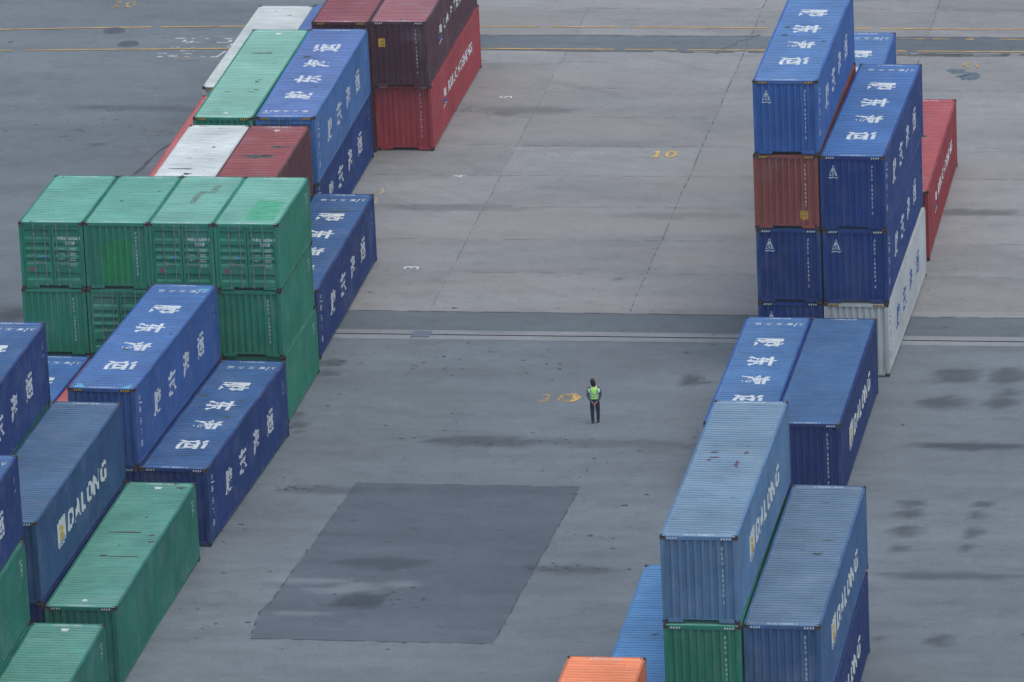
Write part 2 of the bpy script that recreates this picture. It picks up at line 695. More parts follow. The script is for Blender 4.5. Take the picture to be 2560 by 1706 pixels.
def sail_white(L, h):
    cy0 = -L / 2 + 3.2; z = h - 1.3
    return [poly([(cy0 - .25, z - .1), (cy0 - .1, z + .22), (cy0 + .1, z + .3), (cy0 + .32, z + .12), (cy0 + .35, z - .12), (cy0 + .1, z - .2), (cy0 + .02, z + .02), (cy0 - .12, z - .16)]),
            poly([(cy0 - .02, z + .36), (cy0 + .1, z + .52), (cy0 + .14, z + .5), (cy0 + .04, z + .34)]),
            poly([(cy0 - .35, z - .48), (cy0 + .3, z - .44), (cy0 + .3, z - .5), (cy0 - .35, z - .54)])]


def sail_blue(L, h):
    cy0 = -L / 2 + 3.2; z = h - 1.3
    return [poly([(cy0 - .4, z - .20), (cy0 - .1, z - .25), (cy0 + .3, z - .26), (cy0 + .4, z - .22), (cy0 + .3, z - .40), (cy0 - .3, z - .40)])]


# name: x, y, yaw, z_base, h, L
T20, T40 = 6.058, 12.192
POS = {
 'C2': (-40.076, 25.22, -0.009, 0, 2.871, T40),
 'C1': (-40.183, 11.638, 0, 0, 2.897, T40),
 'E1': (-42.605, 25.437, -0.013, 2.871, 2.896, T40),
 'F1': (-45.022, 25.469, 0, 5.767, 2.931, T40),
 'F2': (-42.745, 11.923, -0, 5.806, 2.896, T40),
 'G5': (-42.664, 11.628, -0, 2.897, 2.909, T40),
 'B7': (-42.64, 73.099, -0, 0, 2.917, T40),
 'R1': (-42.37, 59.177, 0.003, 2.917, 2.9, T40),
 'W1': (-44.83, 59.219, -0, 2.917, 2.896, T40),
 'W2': (-47.52, 85.756, -0.002, 0, 2.895, T40),
 'RL': (-47.232, 72.401, -0, 0, 2.896, T40),
 'M3': (-40.205, 86.177, -0.001, 0, 2.861, T40),
 'M2': (-40.222, 85.961, -0, 2.861, 2.895, T40),
 'M1': (-42.683, 85.866, -0, 2.861, 2.895, T40),
 'A1': (-20.498, 58.648, 0, 0, 2.895, T40),
 'A2': (-20.489, 58.674, 0, 2.895, 2.895, T40),
 'A3': (-20.47, 58.787, -0.008, 5.79, 2.896, T40),
 'A4': (-20.455, 58.88, -0, 8.686, 2.896, T40),
 'B1': (-17.914, 58.643, -0.016, 0, 2.871, T40),
 'B2': (-17.943, 58.716, -0.007, 2.871, 2.895, T40),
 'B3': (-17.928, 58.817, -0.016, 5.765, 2.894, T40),
 'S2': (-17.882, 72.518, 0.002, 0, 2.899, T40),
 'S1': (-20.329, 72.472, -0, 2.896, 2.896, T40),
 'K1': (-20.709, 44.672, -0.001, 0, 2.898, T40),
 'K2': (-18.237, 44.594, 0.001, 0, 2.913, T40),
 'N3': (-15.656, 17.549, -0, 0, 2.851, T40),
 'N2': (-15.744, 17.943, -0.01, 2.851, 2.902, T40),
 'N1': (-18.233, 17.83, -0.013, 5.805, 2.943, T40),
 'Q': (-18.285, 17.654, 0, 2.902, 2.902, T40),
 'I1': (-20.683, 17.698, -0, 0, 2.897, T40),
 'D2': (-39.719, 38.804, -0.033, 0, 2.885, T40),
 'D1': (-42.161, 38.99, -0.033, 2.885, 2.903, T40),
 'B8': (-40.053, 59.776, 0.002, 0, 2.78, T40),
 'D3': (-42.189, 38.804, -0.033, 0, 2.885, T40),
 'RT': (-44.659, 38.804, -0.033, 0, 2.885, T40),
 'H1': (-47.129, 39.104, -0.033, 0, 2.885, T40),
 'E0': (-42.605, 25.437, -0.013, 0, 2.871, T40),
 'F0': (-45.022, 25.469, 0, 0, 2.88, T40),
 'FG': (-45.072, 25.469, 0, 2.88, 2.887, T40),
 'G0': (-42.664, 11.628, -0, 0, 2.897, T40),
 'B6': (-42.45, 72.536, 0.008, 2.917, 2.896, T40),
 'P1': (-44.93, 72.404, 0, 2.917, 2.896, T40),
 'P0': (-45.1, 72.404, 0, 0, 2.917, T40),
 'R0': (-42.52, 59.177, 0.003, 0, 2.917, T40),
 'W0': (-44.98, 59.219, -0, 0, 2.917, T40),
 'B9': (-45.08, 85.936, -0, 0, 2.896, T40),
 'M0': (-42.65, 85.866, -0, 0, 2.861, T40),
 'S0': (-20.329, 72.472, -0, 0, 2.896, T40),
 'Q0': (-18.285, 17.654, 0, 0, 2.902, T40),
 'O1': (-20.902, 5.956, 0, 2.897, 2.897, T20),
 'O0': (-20.902, 5.956, 0, 0, 2.897, T20),
 'G13': (-47.18, 49.2, 0, 0, 2.588, T20),
 'G12': (-47.22, 49.2, 0, 2.589, 2.6, T20),
 'G11': (-47.18, 49.3, 0, 5.19, 2.588, T20),
 'G23': (-44.7, 49.2, -0.002, 0, 2.588, T20),
 'G22': (-44.74, 49.2, -0.002, 2.589, 2.6, T20),
 'G21': (-44.7, 49.3, -0.002, 5.19, 2.588, T20),
 'G33': (-42.245, 49.2, -0.004, 0, 2.588, T20),
 'G32': (-42.285, 49.2, -0.004, 2.589, 2.6, T20),
 'G31': (-42.245, 49.3, -0.004, 5.19, 2.588, T20),
 'G43': (-39.8, 49.2, 0, 0, 2.588, T20),
 'G42': (-39.84, 49.2, 0, 2.589, 2.6, T20),
 'G41': (-39.8, 49.3, 0, 5.19, 2.588, T20),
}
# colours: (wall albedo, roof albedo, wear)
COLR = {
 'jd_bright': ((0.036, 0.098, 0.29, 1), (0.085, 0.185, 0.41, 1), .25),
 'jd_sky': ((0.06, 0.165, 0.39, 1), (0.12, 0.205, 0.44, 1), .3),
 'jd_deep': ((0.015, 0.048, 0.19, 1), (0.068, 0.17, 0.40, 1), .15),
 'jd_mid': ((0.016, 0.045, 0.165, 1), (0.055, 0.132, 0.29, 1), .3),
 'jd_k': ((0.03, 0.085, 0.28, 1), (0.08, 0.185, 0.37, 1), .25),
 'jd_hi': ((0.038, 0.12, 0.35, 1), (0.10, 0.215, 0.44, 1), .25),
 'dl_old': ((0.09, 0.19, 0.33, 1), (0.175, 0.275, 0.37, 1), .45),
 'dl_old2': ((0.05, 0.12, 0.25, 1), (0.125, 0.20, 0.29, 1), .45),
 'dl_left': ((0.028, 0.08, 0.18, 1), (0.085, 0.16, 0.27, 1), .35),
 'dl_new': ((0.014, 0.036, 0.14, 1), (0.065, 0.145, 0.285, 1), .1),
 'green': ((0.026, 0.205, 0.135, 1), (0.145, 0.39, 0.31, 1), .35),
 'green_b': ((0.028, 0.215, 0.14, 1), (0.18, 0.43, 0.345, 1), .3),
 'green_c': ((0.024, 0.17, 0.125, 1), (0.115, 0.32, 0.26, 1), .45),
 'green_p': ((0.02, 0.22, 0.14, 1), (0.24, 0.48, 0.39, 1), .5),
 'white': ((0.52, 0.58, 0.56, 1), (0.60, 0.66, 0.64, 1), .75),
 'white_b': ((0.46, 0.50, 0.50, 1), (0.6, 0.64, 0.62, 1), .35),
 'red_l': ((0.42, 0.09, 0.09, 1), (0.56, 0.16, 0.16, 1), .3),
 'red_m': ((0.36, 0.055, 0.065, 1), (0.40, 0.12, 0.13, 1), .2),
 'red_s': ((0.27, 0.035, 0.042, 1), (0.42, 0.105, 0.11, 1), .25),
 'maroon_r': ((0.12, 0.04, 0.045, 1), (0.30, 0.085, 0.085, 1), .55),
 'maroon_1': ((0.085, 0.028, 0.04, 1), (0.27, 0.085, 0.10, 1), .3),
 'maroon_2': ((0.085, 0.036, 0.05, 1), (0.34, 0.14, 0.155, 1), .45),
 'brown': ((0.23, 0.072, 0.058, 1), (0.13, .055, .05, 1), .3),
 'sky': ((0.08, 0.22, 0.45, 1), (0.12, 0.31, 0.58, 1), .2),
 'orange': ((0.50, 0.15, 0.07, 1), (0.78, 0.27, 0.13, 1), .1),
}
CAST = casting_mesh()


def container(key, colr, label, end='wall', roof=None, side=None, num=None, vnum=None, stripe=None, logo=False, group='shipping containers stacked in the yard', extra=None):
    x, y, yaw, zb, h, L = POS[key]
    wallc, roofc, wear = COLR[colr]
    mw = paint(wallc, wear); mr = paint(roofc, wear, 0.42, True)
    zn, zf = gz(y - L / 2), gz(y + L / 2)
    pitch = math.atan2(zf - zn, L)
    root = empty('shipping_container', (x, y, (zn + zf) / 2 + zb + 0.012), (pitch, 0, yaw))
    tag(root, label, 'shipping container', group)
    k = (L, round(h, 3))
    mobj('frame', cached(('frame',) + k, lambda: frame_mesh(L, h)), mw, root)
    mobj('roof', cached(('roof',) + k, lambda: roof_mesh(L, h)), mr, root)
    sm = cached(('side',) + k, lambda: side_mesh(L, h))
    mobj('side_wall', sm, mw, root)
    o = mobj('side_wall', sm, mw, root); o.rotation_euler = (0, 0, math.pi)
    em = cached(('end',) + k, lambda: end_mesh(L, h))
    if end == 'wall': mobj('end_wall', em, mw, root)
    doors(root, L, h, mw, near=(end == 'door'))
    if end == 'door':
        o = mobj('end_wall', em, mw, root); o.rotation_euler = (0, 0, math.pi)
    for sx in (-1, 1):
        for sy in (-1, 1):
            for z in (0.0605, h - 0.0575):
                o = mobj('corner_casting', CAST, M_CAST, root)
                o.location = (sx * (HW - 0.081), sy * (L / 2 - 0.089), z)
    # ---- marks
    def dec(name, kk, pieces, surf, mat, lift=0.004):
        me = cached((name, kk, surf) + k, lambda: conform(name, pieces(), surf, L, h, lift))
        return mobj(name, me, mat, root)
    if roof in ('near', 'far'):
        for i in range(6): dec(('roof_character', 'logo', 'caption')[max(0, i - 3)], (roof, i), lambda: roof_chars(L, h, roof == 'far', i), 'roof', M_WHITE)
    if num:
        for sd in (-1, 1): dec('roof_number', (num, sd), lambda: roof_number(L, h, num, sd), 'roof', M_WHITE)
    if side == 'chars':
        for i in range(6): dec(('side_character', 'logo', 'caption')[max(0, i - 3)], ('c', i), lambda: side_chars(L, h, i), 'side', M_DIRTYW)
        dec('data_marks', 'c', lambda: far_side_data(L, h), 'side', M_DIRTYW)
    elif side == 'chars_blue':
        for i in range(6): dec(('side_character', 'logo', 'caption')[max(0, i - 3)], ('c', i), lambda: side_chars(L, h, i), 'side', M_BLUEL)
    elif side == 'dl':
        dec('side_lettering', 'd', lambda: dl_word(L, h), 'side', M_CREAM)
        dec('logo', 'fl', lambda: flag_logo(L, h), 'side', M_CREAM, .003)
        dec('logo', 'fg', lambda: flag_gold(L, h), 'side', M_GOLD, .006)
        dec('logo', 'fw', lambda: flag_wave(L, h), 'side', M_BLUEL, .007)
    elif side in ('rl', 'la'):
        txt = '.RUiLONGSHENG' if side == 'rl' else 'LA.PITE.SHIP'
        dec('side_lettering', txt, lambda: word(txt, .46, (-L / 2 + 7.05, h - 1.27), 0, .03, width=6.1), 'side', M_WHITE)
        dec('logo', 'sw', lambda: sail_white(L, h), 'side', M_WHITE, .004)
        dec('logo', 'sb', lambda: sail_blue(L, h), 'side', M_BLUEL, .005)
    elif side == 'data':
        dec('data_marks', 'g', lambda: [q for i, t in enumerate(('PHRU', '22G1', '3048', '240')) for q in word(t, .09, (L / 2 - .62, h - .5 - .17 * i), 0, .008)], 'side', M_DIRTYW)
    if vnum:
        st = 0.165 if h > 2.7 else 0.15
        dec('number', vnum, lambda: vword(vnum, .105, (0.72, h - 0.42), st, 0.012), 'end', M_WHITE)
    if logo:
        dec('logo', 'jd', lambda: stylised_logo(-0.72, h - 0.62, 0.36, 0.52), 'end', M_WHITE)
    for sd in ((-1, 1) if stripe else ()):
        o = mobj('warning_stripes', cached(('st', sd) + k, lambda: header_pieces('stripes', stripes(L, h, sd), L, h)), {'w': M_WHITE, 'y': M_YEL, 'm': M_WHITE}[stripe], root)
        if stripe in ('y', 'm'):
            o.location = (0, -0.002, 0)
            mobj('stripe_backing', cached(('sb', sd) + k, lambda: header_pieces('stripes', stripe_back(L, h, sd), L, h)), M_BLACK, root)
    for nm, kk, pieces, surf, mat, lift in (extra or []):
        if nm in ('stain', 'paint_patch', 'arrow_mark'):
            for q, pc in enumerate(pieces()): dec(nm, (kk, q), lambda: [pc], surf, mat, lift)
        else: dec(nm, kk, pieces, surf, mat, lift)
    return root


def doors(root, L, h, mw, near):
    k = (L, round(h, 3))
    s0 = 1 if near else -1
    rot = (0, 0, 0) if near else (0, 0, math.pi)
    g = mobj('gasket', cached(('gask',) + k, lambda: gasket_mesh(L, h)), M_BLACK, root); g.rotation_euler = rot
    for s in (-1, 1):
        d = mobj('door', cached(('door', s) + k, lambda: door_mesh(L, h, s)), mw, root)
        d.rotation_euler = rot
        if not near: continue
        for xx in (0.20, 0.62) if s > 0 else (0.25, 0.66):
            mobj('lock_rod', cached(('rod', s * xx) + k, lambda: rod_mesh(L, h, s * xx)), M_STEEL, d)
        mobj('handle', cached(('hand', s, L), lambda: handle_mesh(L, s * 0.22, s)), M_STEEL, d)


def door_marks(num, tail):
    """white owner code, size code and weight table on the right-hand leaf"""
    def f():
        o = word(num, .125, (.66, 2.59 - .62), 0, .006, width=.84)
        o += word('22G1', .125, (.68, 2.59 - .80), 0, .006)
        for i, (a, b) in enumerate((('MAX. WT', '30480'), ('TARE', '2180'), ('NET', '28300'), ('CU.CAP', '33.2'))):
            o += word(a, .045, (.36, 2.59 - 1.02 - .2 * i), 0, 0, width=.22)
            o += word(b, .045, (.78, 2.59 - 1.0 - .2 * i), 0, 0, width=.24)
            o += word(b, .045, (.78, 2.59 - 1.07 - .2 * i), 0, 0, width=.24)
        return o
    return f


def flat_on_door(name, pieces, root, mat, L=T20, y=None):
    v = []; f = []
    yy = -(L / 2 - 0.035) - .004 if y is None else y
    for pv, pf in pieces:
        n = len(v); v += [(a, yy, z) for a, z in pv]; f += [tuple(n + i for i in q) for q in pf]
    return mobj(name, mesh_from(name, v, f), mat, root)


def roofmark(kk, blobs, mat=M_SMEAR, nm='stain'):
    return (nm, kk, lambda: [blob(*b) for b in blobs], 'roof', mat, .003)


def half_disc(L, h):
    """white wedge near each end of the green roofs"""
    y = L / 2 - 0.62
    return [poly([(-.13, -y - .06), (.13, -y - .06), (0, -y + .24)]), poly([(-.15, y + .16), (.15, y + .16), (.07, y - .06), (-.07, y - .06)])]


WED = ('arrow_mark', 'wedge', lambda: half_disc(T40, 0), 'roof', M_WHITE, .004)

# ---- left-hand block, far to near
container('W2', 'white', 'white container with rusty streaked corner furthest up the left row', stripe='y')
container('B9', 'jd_sky', 'blue container roof showing as a sliver beside the far white container', roof='far', num='JDSU 184377 5')
container('M0', 'maroon_1', 'container hidden from view at the bottom of a stack', group='containers buried inside the stacks')
container('M3', 'red_m', 'bright red container on the ground under the dark maroon container', side='rl', vnum='RLSU 400151 2', stripe='w')
container('M1', 'maroon_1', 'maroon container with pinkish red roof beside the yellow-labelled maroon container', num='TCLU 770118 7', stripe='y')
container('M2', 'maroon_2', 'dark maroon container with a yellow label sitting on a bright red one', side='la', vnum='TRLU 755031 4', num='TRLU 755031 4', stripe='w',
          extra=[('warning_label', 'yl', lambda: [poly([(-.88, 2.15), (-.60, 2.15), (-.60, 1.78), (-.88, 1.78)])], 'end', M_YEL, .004),
                 ('warning_label', 'yt', lambda: word('NO', .07, (-.74, 2.02), 0, .02) + word('TRIER', .05, (-.74, 1.87), 0, .02), 'end', M_BLACK, .007),
                 ('side_number', 'yn', lambda: vword('CRU IC', .17, (-T40 / 2 + .55, 2.2), .26, .0), 'side', M_GOLD, .004),
                 roofmark('a', [(0.05, -5.7, .06, .12, 12, .3, 3), (.3, -5.6, .05, .05, 8, .3, 4)])])
container('RL', 'red_l', 'pale red container low at the left edge beside the white-roofed container')
container('P1', 'green_p', 'pale green container with dark scrapes next to the blue roof with white characters', num='PHRU 860118 2', stripe='y',
          extra=[WED, roofmark('p', [(-.15, 2.75, .42, .07, 14, .3, 1), (.12, 2.92, .16, .05, 10, .3, 2), (.42, -1.15, .13, .10, 10, .4, 3), (.5, -.9, .1, .04, 10, .4, 4), (.62, -2.3, .1, .05, 10, .4, 5), (.4, -2.6, .12, .03, 10, .4, 6), (-.5, -2.6, .16, .03, 10, .4, 8)])])
container('B7', 'jd_deep', 'dark blue container on the ground under the bright blue one with side characters', side='chars', stripe='m')
container('B6', 'jd_sky', 'bright blue container whose roof characters read towards the far end', end='door', roof='near', side='chars', num='JDSU 184127 2', stripe='y',
          extra=[roofmark('b', [(-.62, 2.2, .16, .12, 12, .4, 1), (.0, .9, .05, .05, 8, .4, 2), (-.4, .85, .08, .06, 8, .4, 3), (.5, -2.0, .09, .05, 8, .4, 5)])])
container('W0', 'white', 'container hidden from view at the bottom of a stack', group='containers buried inside the stacks')
container('R0', 'brown', 'container hidden from view at the bottom of a stack', group='containers buried inside the stacks')
container('W1', 'white', 'white-roofed container with black spots next to the brownish red roof',
          extra=[roofmark('w', [(-.35, .3, .5, .05, 12, .2, 1), (.02, -.35, .13, .10, 12, .5, 2), (-.12, -.6, .06, .05, 9, .4, 12), (.15, -1.1, .08, .07, 8, .4, 3), (.82, -2.1, .16, .08, 12, .5, 4), (.62, -1.2, .05, .05, 9, .4, 14), (-.6, -1.5, .07, .05, 9, .4, 15), (.55, -2.0, .05, .06, 8, .4, 5), (-.45, -2.2, .22, .04, 8, .4, 6), (.35, 3.2, .07, .07, 8, .4, 7), (1.0, -2.9, .06, .05, 8, .3, 9)], M_BLACK)])
container('R1', 'maroon_r', 'brownish red roofed container with dark smudges beside the spotted white roof', num='TTNU 401288 6',
          extra=[roofmark('r', [(-.1, 2.0, .65, .22, 16, .5, 1), (.62, 3.3, .5, .12, 14, .5, 2), (.2, 2.1, .3, .12, 12, .4, 3)]),
                 ('arrow_mark', 'wd', lambda: [poly([(-.12, T40 / 2 - .55), (.12, T40 / 2 - .55), (0, T40 / 2 - .8)])], 'roof', M_CREAM, .004)])
container('B8', 'jd_mid', 'blue container on the ground right beside the green door-end block', roof='far', side='chars', num='JDSU 184210 6',
          extra=[roofmark('x', [(.2, 3.9, .45, .1, 12, .5, 2)])])
# ---- green block of twenty-foot boxes
GS = [roofmark('g', [(-.75, -2.86, .09, .05, 10, .3, 1), (-.6, -1.6, .05, .07, 8, .4, 2), (-.25, -1.45, .06, .04, 8, .4, 3), (-.85, 2.8, .06, .05, 8, .3, 4)], M_BLACK)]
gl1 = container('G11', 'green', 'green container with locking bars, leftmost in the top row of four', end='door', num='PHRU 260266 1', side=None, extra=GS)
container('G21', 'green', 'green container with plain ribbed end between two with locking bars in the top row', num='PHRU 260201 5', vnum='PHRU 2602015',
          extra=[roofmark('g2', [(-.4, -.2, .07, .06, 8, .4, 1), (-.35, .9, .05, .05, 8, .3, 3), (.75, 1.1, .12, .04, 8, .5, 4)], M_BLACK),
                 ('paint_patch', 'gp', lambda: [poly([(-.62, .3), (.5, .25), (.52, 1.9), (-.2, 1.95), (-.6, 1.7)])], 'end', M_PATCHW, .003)])
gl3 = container('G31', 'green_b', 'green container with a grey smear on its roof, third in the top row', end='door', num='PHRU 260199 0',
          extra=[('stain', 's', lambda: [poly([(.28, 1.95), (.55, 1.98), (.5, .9), (.2, .95), (.02, .7), (-.02, -.4), (-.22, -.45), (-.25, .6), (-.1, 1.1), (.25, 1.2)])], 'roof', M_SMEARG, .003)])
gl4 = container('G41', 'green_b', 'green container with bright green roof patch at the right end of the top row', end='door', num='PHRU 260104 0', side='data',
          extra=[('paint_patch', 'gr', lambda: [poly([(-.15, -2.4), (.95, -2.4), (.9, -.1), (-.1, 0), (-.2, -1.2)])], 'roof', M_PATCHG, .002)])
for r_, t_ in ((gl1, 'PHRU 260266 1'), (gl3, 'PHRU 260199 0'), (gl4, 'PHRU 260104 0')):
    dl_, dr_ = [c for c in r_.children if c.name.startswith('door')][:2]
    flat_on_door('number', door_marks(t_, '')(), dr_, M_WHITE)
    flat_on_door('seal_sticker', [poly([(-.42, 1.30), (-.26, 1.32), (-.27, 1.25), (-.41, 1.23)])], dl_, M_STICK, y=-(T20 / 2 + .003))
    flat_on_door('placard', [poly([(-.88, .86), (-.72, .86), (-.72, .68), (-.88, .68)])], dl_, M_PINK)
container('G12', 'green', 'green container with ribbed end directly below the leftmost locking bars', vnum='PHRU 2602035')
g22 = container('G22', 'green', 'green container with locking bars in the lower row, half hidden by a blue roof', end='door')
container('G42', 'green', 'green container with ribbed end and stacked white number below the bright roof patch', vnum='PHRU 2602014', side='data')
container('G43', 'green_b', 'green container resting on the ground at the right corner of the green block', side='data')
for kq in ('G13', 'G23', 'G33', 'G32'):
    container(kq, 'green', 'green container hidden from view inside the green block', group='containers buried inside the stacks')
# ---- nearer left rows
container('H1', 'jd_deep', 'blue container roof low down between the green block and the left blue stack', roof='far', num='JDSU 184099 1')
container('RT', 'red_l', 'red container showing only as a small triangle beside the raised bright blue container')
container('D3', 'jd_mid', 'dark blue container on the ground beneath the raised bright blue container', stripe='m')
container('D1', 'jd_bright', 'bright blue container on the second layer with turquoise roof corners', roof='far', side='chars', num='JDSU 180027 2', stripe='y',
          extra=[('paint_patch', 'c', lambda: [poly([(-1.0, -5.95), (-.62, -5.95), (-.8, -5.6), (-1.0, -5.5)]), poly([(.7, -5.95), (1.0, -5.95), (1.0, -5.55), (.85, -5.6)]), poly([(.75, 5.7), (1.05, 5.7), (1.05, 5.35), (.6, 5.5)])], 'roof', simple('turquoise_touch_up', (0.12, .38, .55, 1)), .002),
                 roofmark('d', [(-.25, -1.6, .1, .09, 10, .5, 2), (.95, .2, .05, .1, 8, .4, 3)])])
container('D2', 'jd_mid', 'blue container on the ground before the green block with dark-spotted lettered roof', roof='far', side='chars', num='JDSU 184077 2', stripe='m',
          extra=[roofmark('e', [(-.85, 2.0, .16, .16, 12, .4, 1), (.62, 1.55, .1, .1, 10, .4, 2), (.55, -.35, .13, .12, 10, .5, 3), (.75, -2.0, .05, .05, 8, .5, 4), (.6, -5.9, .12, .04, 8, .3, 5)])])
container('E0', 'dl_new', 'container hidden from view at the bottom of a stack', group='containers buried inside the stacks')
container('E1', 'dl_left', 'weathered blue container at the left with cream Latin lettering along its side', side='dl', num='DLSU 500088 2', stripe='w')
container('F0', 'green', 'container hidden from view at the bottom of a stack', group='containers buried inside the stacks')
container('FG', 'green_b', 'green container seen as a thin strip beneath the upper left blue container')
container('F1', 'jd_mid', 'blue container cut by the left edge, level with the green block', roof='far', side='chars', num='JDSU 184131 7')
container('C2', 'green_c', 'long green container at lower left with brown streaks on its roof', num='PHRU 860044 6', side='data', stripe='m',
          extra=[WED, roofmark('c', [(.35, 5.95, .32, .09, 12, .4, 1), (.8, 5.6, .14, .1, 10, .4, 2), (-.1, 1.1, .6, .05, 14, .3, 3), (.85, .85, .12, .1, 10, .5, 4), (-.35, -1.2, .12, .06, 8, .5, 5), (.3, -1.25, .5, .05, 12, .4, 6), (.25, 2.6, .08, .05, 8, .4, 7), (.95, .2, .12, .08, 8, .5, 8), (-.05, -.2, .06, .06, 8, .4, 9)], simple('brown_grime', (.085, .08, .065, 1)))])
container('G0', 'green', 'container hidden from view at the bottom of a stack', group='containers buried inside the stacks')
container('G5', 'green_c', 'green container under the lowest blue container at the left edge', side='data')
container('F2', 'jd_mid', 'blue container cut by the left edge, perched on a green one', roof='far', side='chars', num='JDSU 184150 8')
container('C1', 'green_c', 'green container cut by the bottom edge in the lower left corner', num='PHRU 860051 0', side='data', extra=[WED])
# ---- right-hand block
container('S0', 'jd_deep', 'container hidden from view at the bottom of a stack', group='containers buried inside the stacks')
container('S1', 'jd_hi', 'blue container roof at the top, peeping out behind the tallest stack', roof='far', num='JDSU 184301 4')
container('S2', 'red_s', 'red container with white side lettering behind the tall right stack', side='rl', num='RLSU 400122 0',
          extra=[roofmark('s', [(-.55, 0.2, .12, .12, 10, .5, 1), (.35, 1.1, .1, .2, 10, .5, 2), (.3, -.3, .12, .12, 10, .5, 3)])])
container('A1', 'jd_deep', 'blue container at the foot of the brown container stack, mostly covered', stripe='m', logo=True)
container('A2', 'jd_mid', 'blue container directly beneath the brown container', stripe='m', logo=True, vnum='JDSU 184183 2')
container('A3', 'brown', 'rusty brown container with a yellow label, second from the top of its stack', stripe='y', vnum='TCNU 820567 7',
          extra=
                [('warning_label', 'y3', lambda: [poly([(.50, .72), (.80, .72), (.80, .38), (.50, .38)])], 'end', M_YEL, .004),
                 ('warning_label', 'y4', lambda: word('SUPER', .06, (.65, .66), 0, .01) + word('60', .12, (.65, .54), 0, .01) + word('HEAVY', .05, (.65, .43), 0, .01), 'end', M_BLACK, .007)])
container('A4', 'jd_hi', 'bright blue container crowning the tallest stack on the right', roof='far', side='chars', num='JDSU 909121 0', vnum='JDSU 909121 0', stripe='y', logo=True,
          extra=[roofmark('f', [(-.75, 1.1, .12, .14, 10, .4, 1), (-.75, .05, .1, .12, 10, .4, 2), (.85, -.8, .1, .08, 8, .4, 3)])])
container('B1', 'white_b', 'white container with blue side characters on the ground under the right stack', side='chars_blue', stripe='y')
container('B2', 'jd_deep', 'deep blue container resting on the white container', side='chars', stripe='m', logo=True, vnum='JDSU 184054 8')
container('B3', 'jd_deep', 'deep blue container with roof characters on top of the stack over the white container', roof='far', side='chars', num='JDSU 184025 0', stripe='m', logo=True, vnum='JDSU 184025 0')
container('K1', 'jd_k', 'blue container with roof characters lying left of a plain-roofed blue one', roof='far', num='JDSU 184197 2')
container('K2', 'dl_new', 'dark blue container with plain blue roof and cream side lettering on the ground', side='dl', num='DLSU 500233 7', vnum='DLSU 500233 7', stripe='w')
container('I1', 'sky', 'light sky blue container low at the bottom beside the green end wall',
          extra=[roofmark('i', [(-.05, .1, .12, .06, 10, .4, 1), (.6, 2.6, .12, .08, 10, .4, 2), (.45, .1, .08, .03, 8, .4, 3)])])
container('O0', 'orange', 'container hidden from view at the bottom of a stack', group='containers buried inside the stacks')
container('O1', 'orange', 'orange container cut by the bottom edge of the picture', num='SFSU 202271 1')
container('N3', 'dl_new', 'dark blue cream-lettered container at ground level in the lower right corner stack', side='dl', stripe='w')
container('N2', 'dl_old2', 'faded blue cream-lettered container on the second layer at the lower right', side='dl', num='DLSU 500050 5', vnum='DLSU 500050 5', stripe='w',
          extra=[roofmark('n2', [(.6, 1.2, .25, .07, 10, .5, 1), (.35, .0, .12, .14, 10, .5, 2), (-.15, .3, .1, .04, 8, .5, 3)])])
container('Q0', 'green', 'container hidden from view at the bottom of a stack', group='containers buried inside the stacks')
container('Q', 'green', 'green container under the palest grey-blue container, showing its ribbed end', vnum='PHRU 860015 7', stripe='w')
RM = simple('purple_rust', (.12, .10, .13, 1))
container('N1', 'dl_old', 'pale grey-blue container with rust blotches on top of the lower right stack', side='dl', num='DLSU 500120 1', vnum='DLSU 500120 1', stripe='w',
          extra=[roofmark('n1', [(-.55, 1.3, .13, .09, 10, .5, 1), (-.5, .85, .12, .09, 10, .5, 2), (-.6, 1.9, .14, .05, 10, .5, 7), (.3, .3, .09, .3, 12, .4, 3), (.5, 1.35, .1, .14, 10, .5, 4), (.45, 1.9, .05, .06, 8, .4, 5), (-.65, .6, .08, .1, 8, .5, 6)], RM)])

# ------------------------------------------------------------------ ground
ST = [(-30.95, 44.52, 1.96, 0.56),(-25.89, 44.48, 3.68, 0.45),(-24.34, 51.9, 0.34, 0.61),(-23.73, 51.6, 0.31, 0.19),(-38.32, 53.33, 0.46, 0.38),(-38.22, 52.14, 0.39, 0.33),(-38.44, 47.35, 0.3, 0.27),(-38.24, 46.15, 0.3, 0.32),(-38.11, 45.29, 0.22, 0.22),(-14.35, 52.74, 0.8, 0.8),(-12.37, 52.82, 0.65, 0.8),(-14.51, 49.67, 0.79, 0.64),(-12.34, 49.76, 0.49, 0.64),(-12.17, 50.88, 0.37, 0.32),(-12.99, 44.8, 2.18, 0.4),(-14.54, 38.47, 0.5, 0.34),(-14.53, 37.42, 0.49, 0.42),(-14.45, 35.67, 0.46, 0.5),(-14.54, 33.83, 0.35, 0.33),(-12.11, 38.55, 0.36, 0.34),(-12.14, 37.46, 0.36, 0.33),(-12.14, 35.54, 0.32, 0.46),(-12.2, 33.91, 0.21, 0.33),(-12.42, 31.16, 2.43, 0.32),(-12.19, 24.77, 0.47, 0.49),(-14.3, 24.84, 0.23, 0.19),(-32.27, 31.29, 1.4, 0.61),(-32.4, 27.43, 0.83, 0.69),(-36.01, 38.93, 1.31, 0.43),(-25.6, 31.02, 1.53, 0.37),(-15.2, 72.54, 1.78, 0.41),(-53.36, 85.91, 2.31, 0.41),(-51.17, 85.67, 1.06, 0.29),(-53.76, 80.63, 0.43, 0.23),(-36.27, 86.0, 2.26, 0.46),(-36.94, 72.54, 3.31, 0.41),(-27.38, 71.78, 2.46, 0.36),(-52.17, 58.62, 0.64, 0.75),(-28.7, 63.8, 0.24, 0.15),(-36.84, 85.41, 0.53, 0.23),]
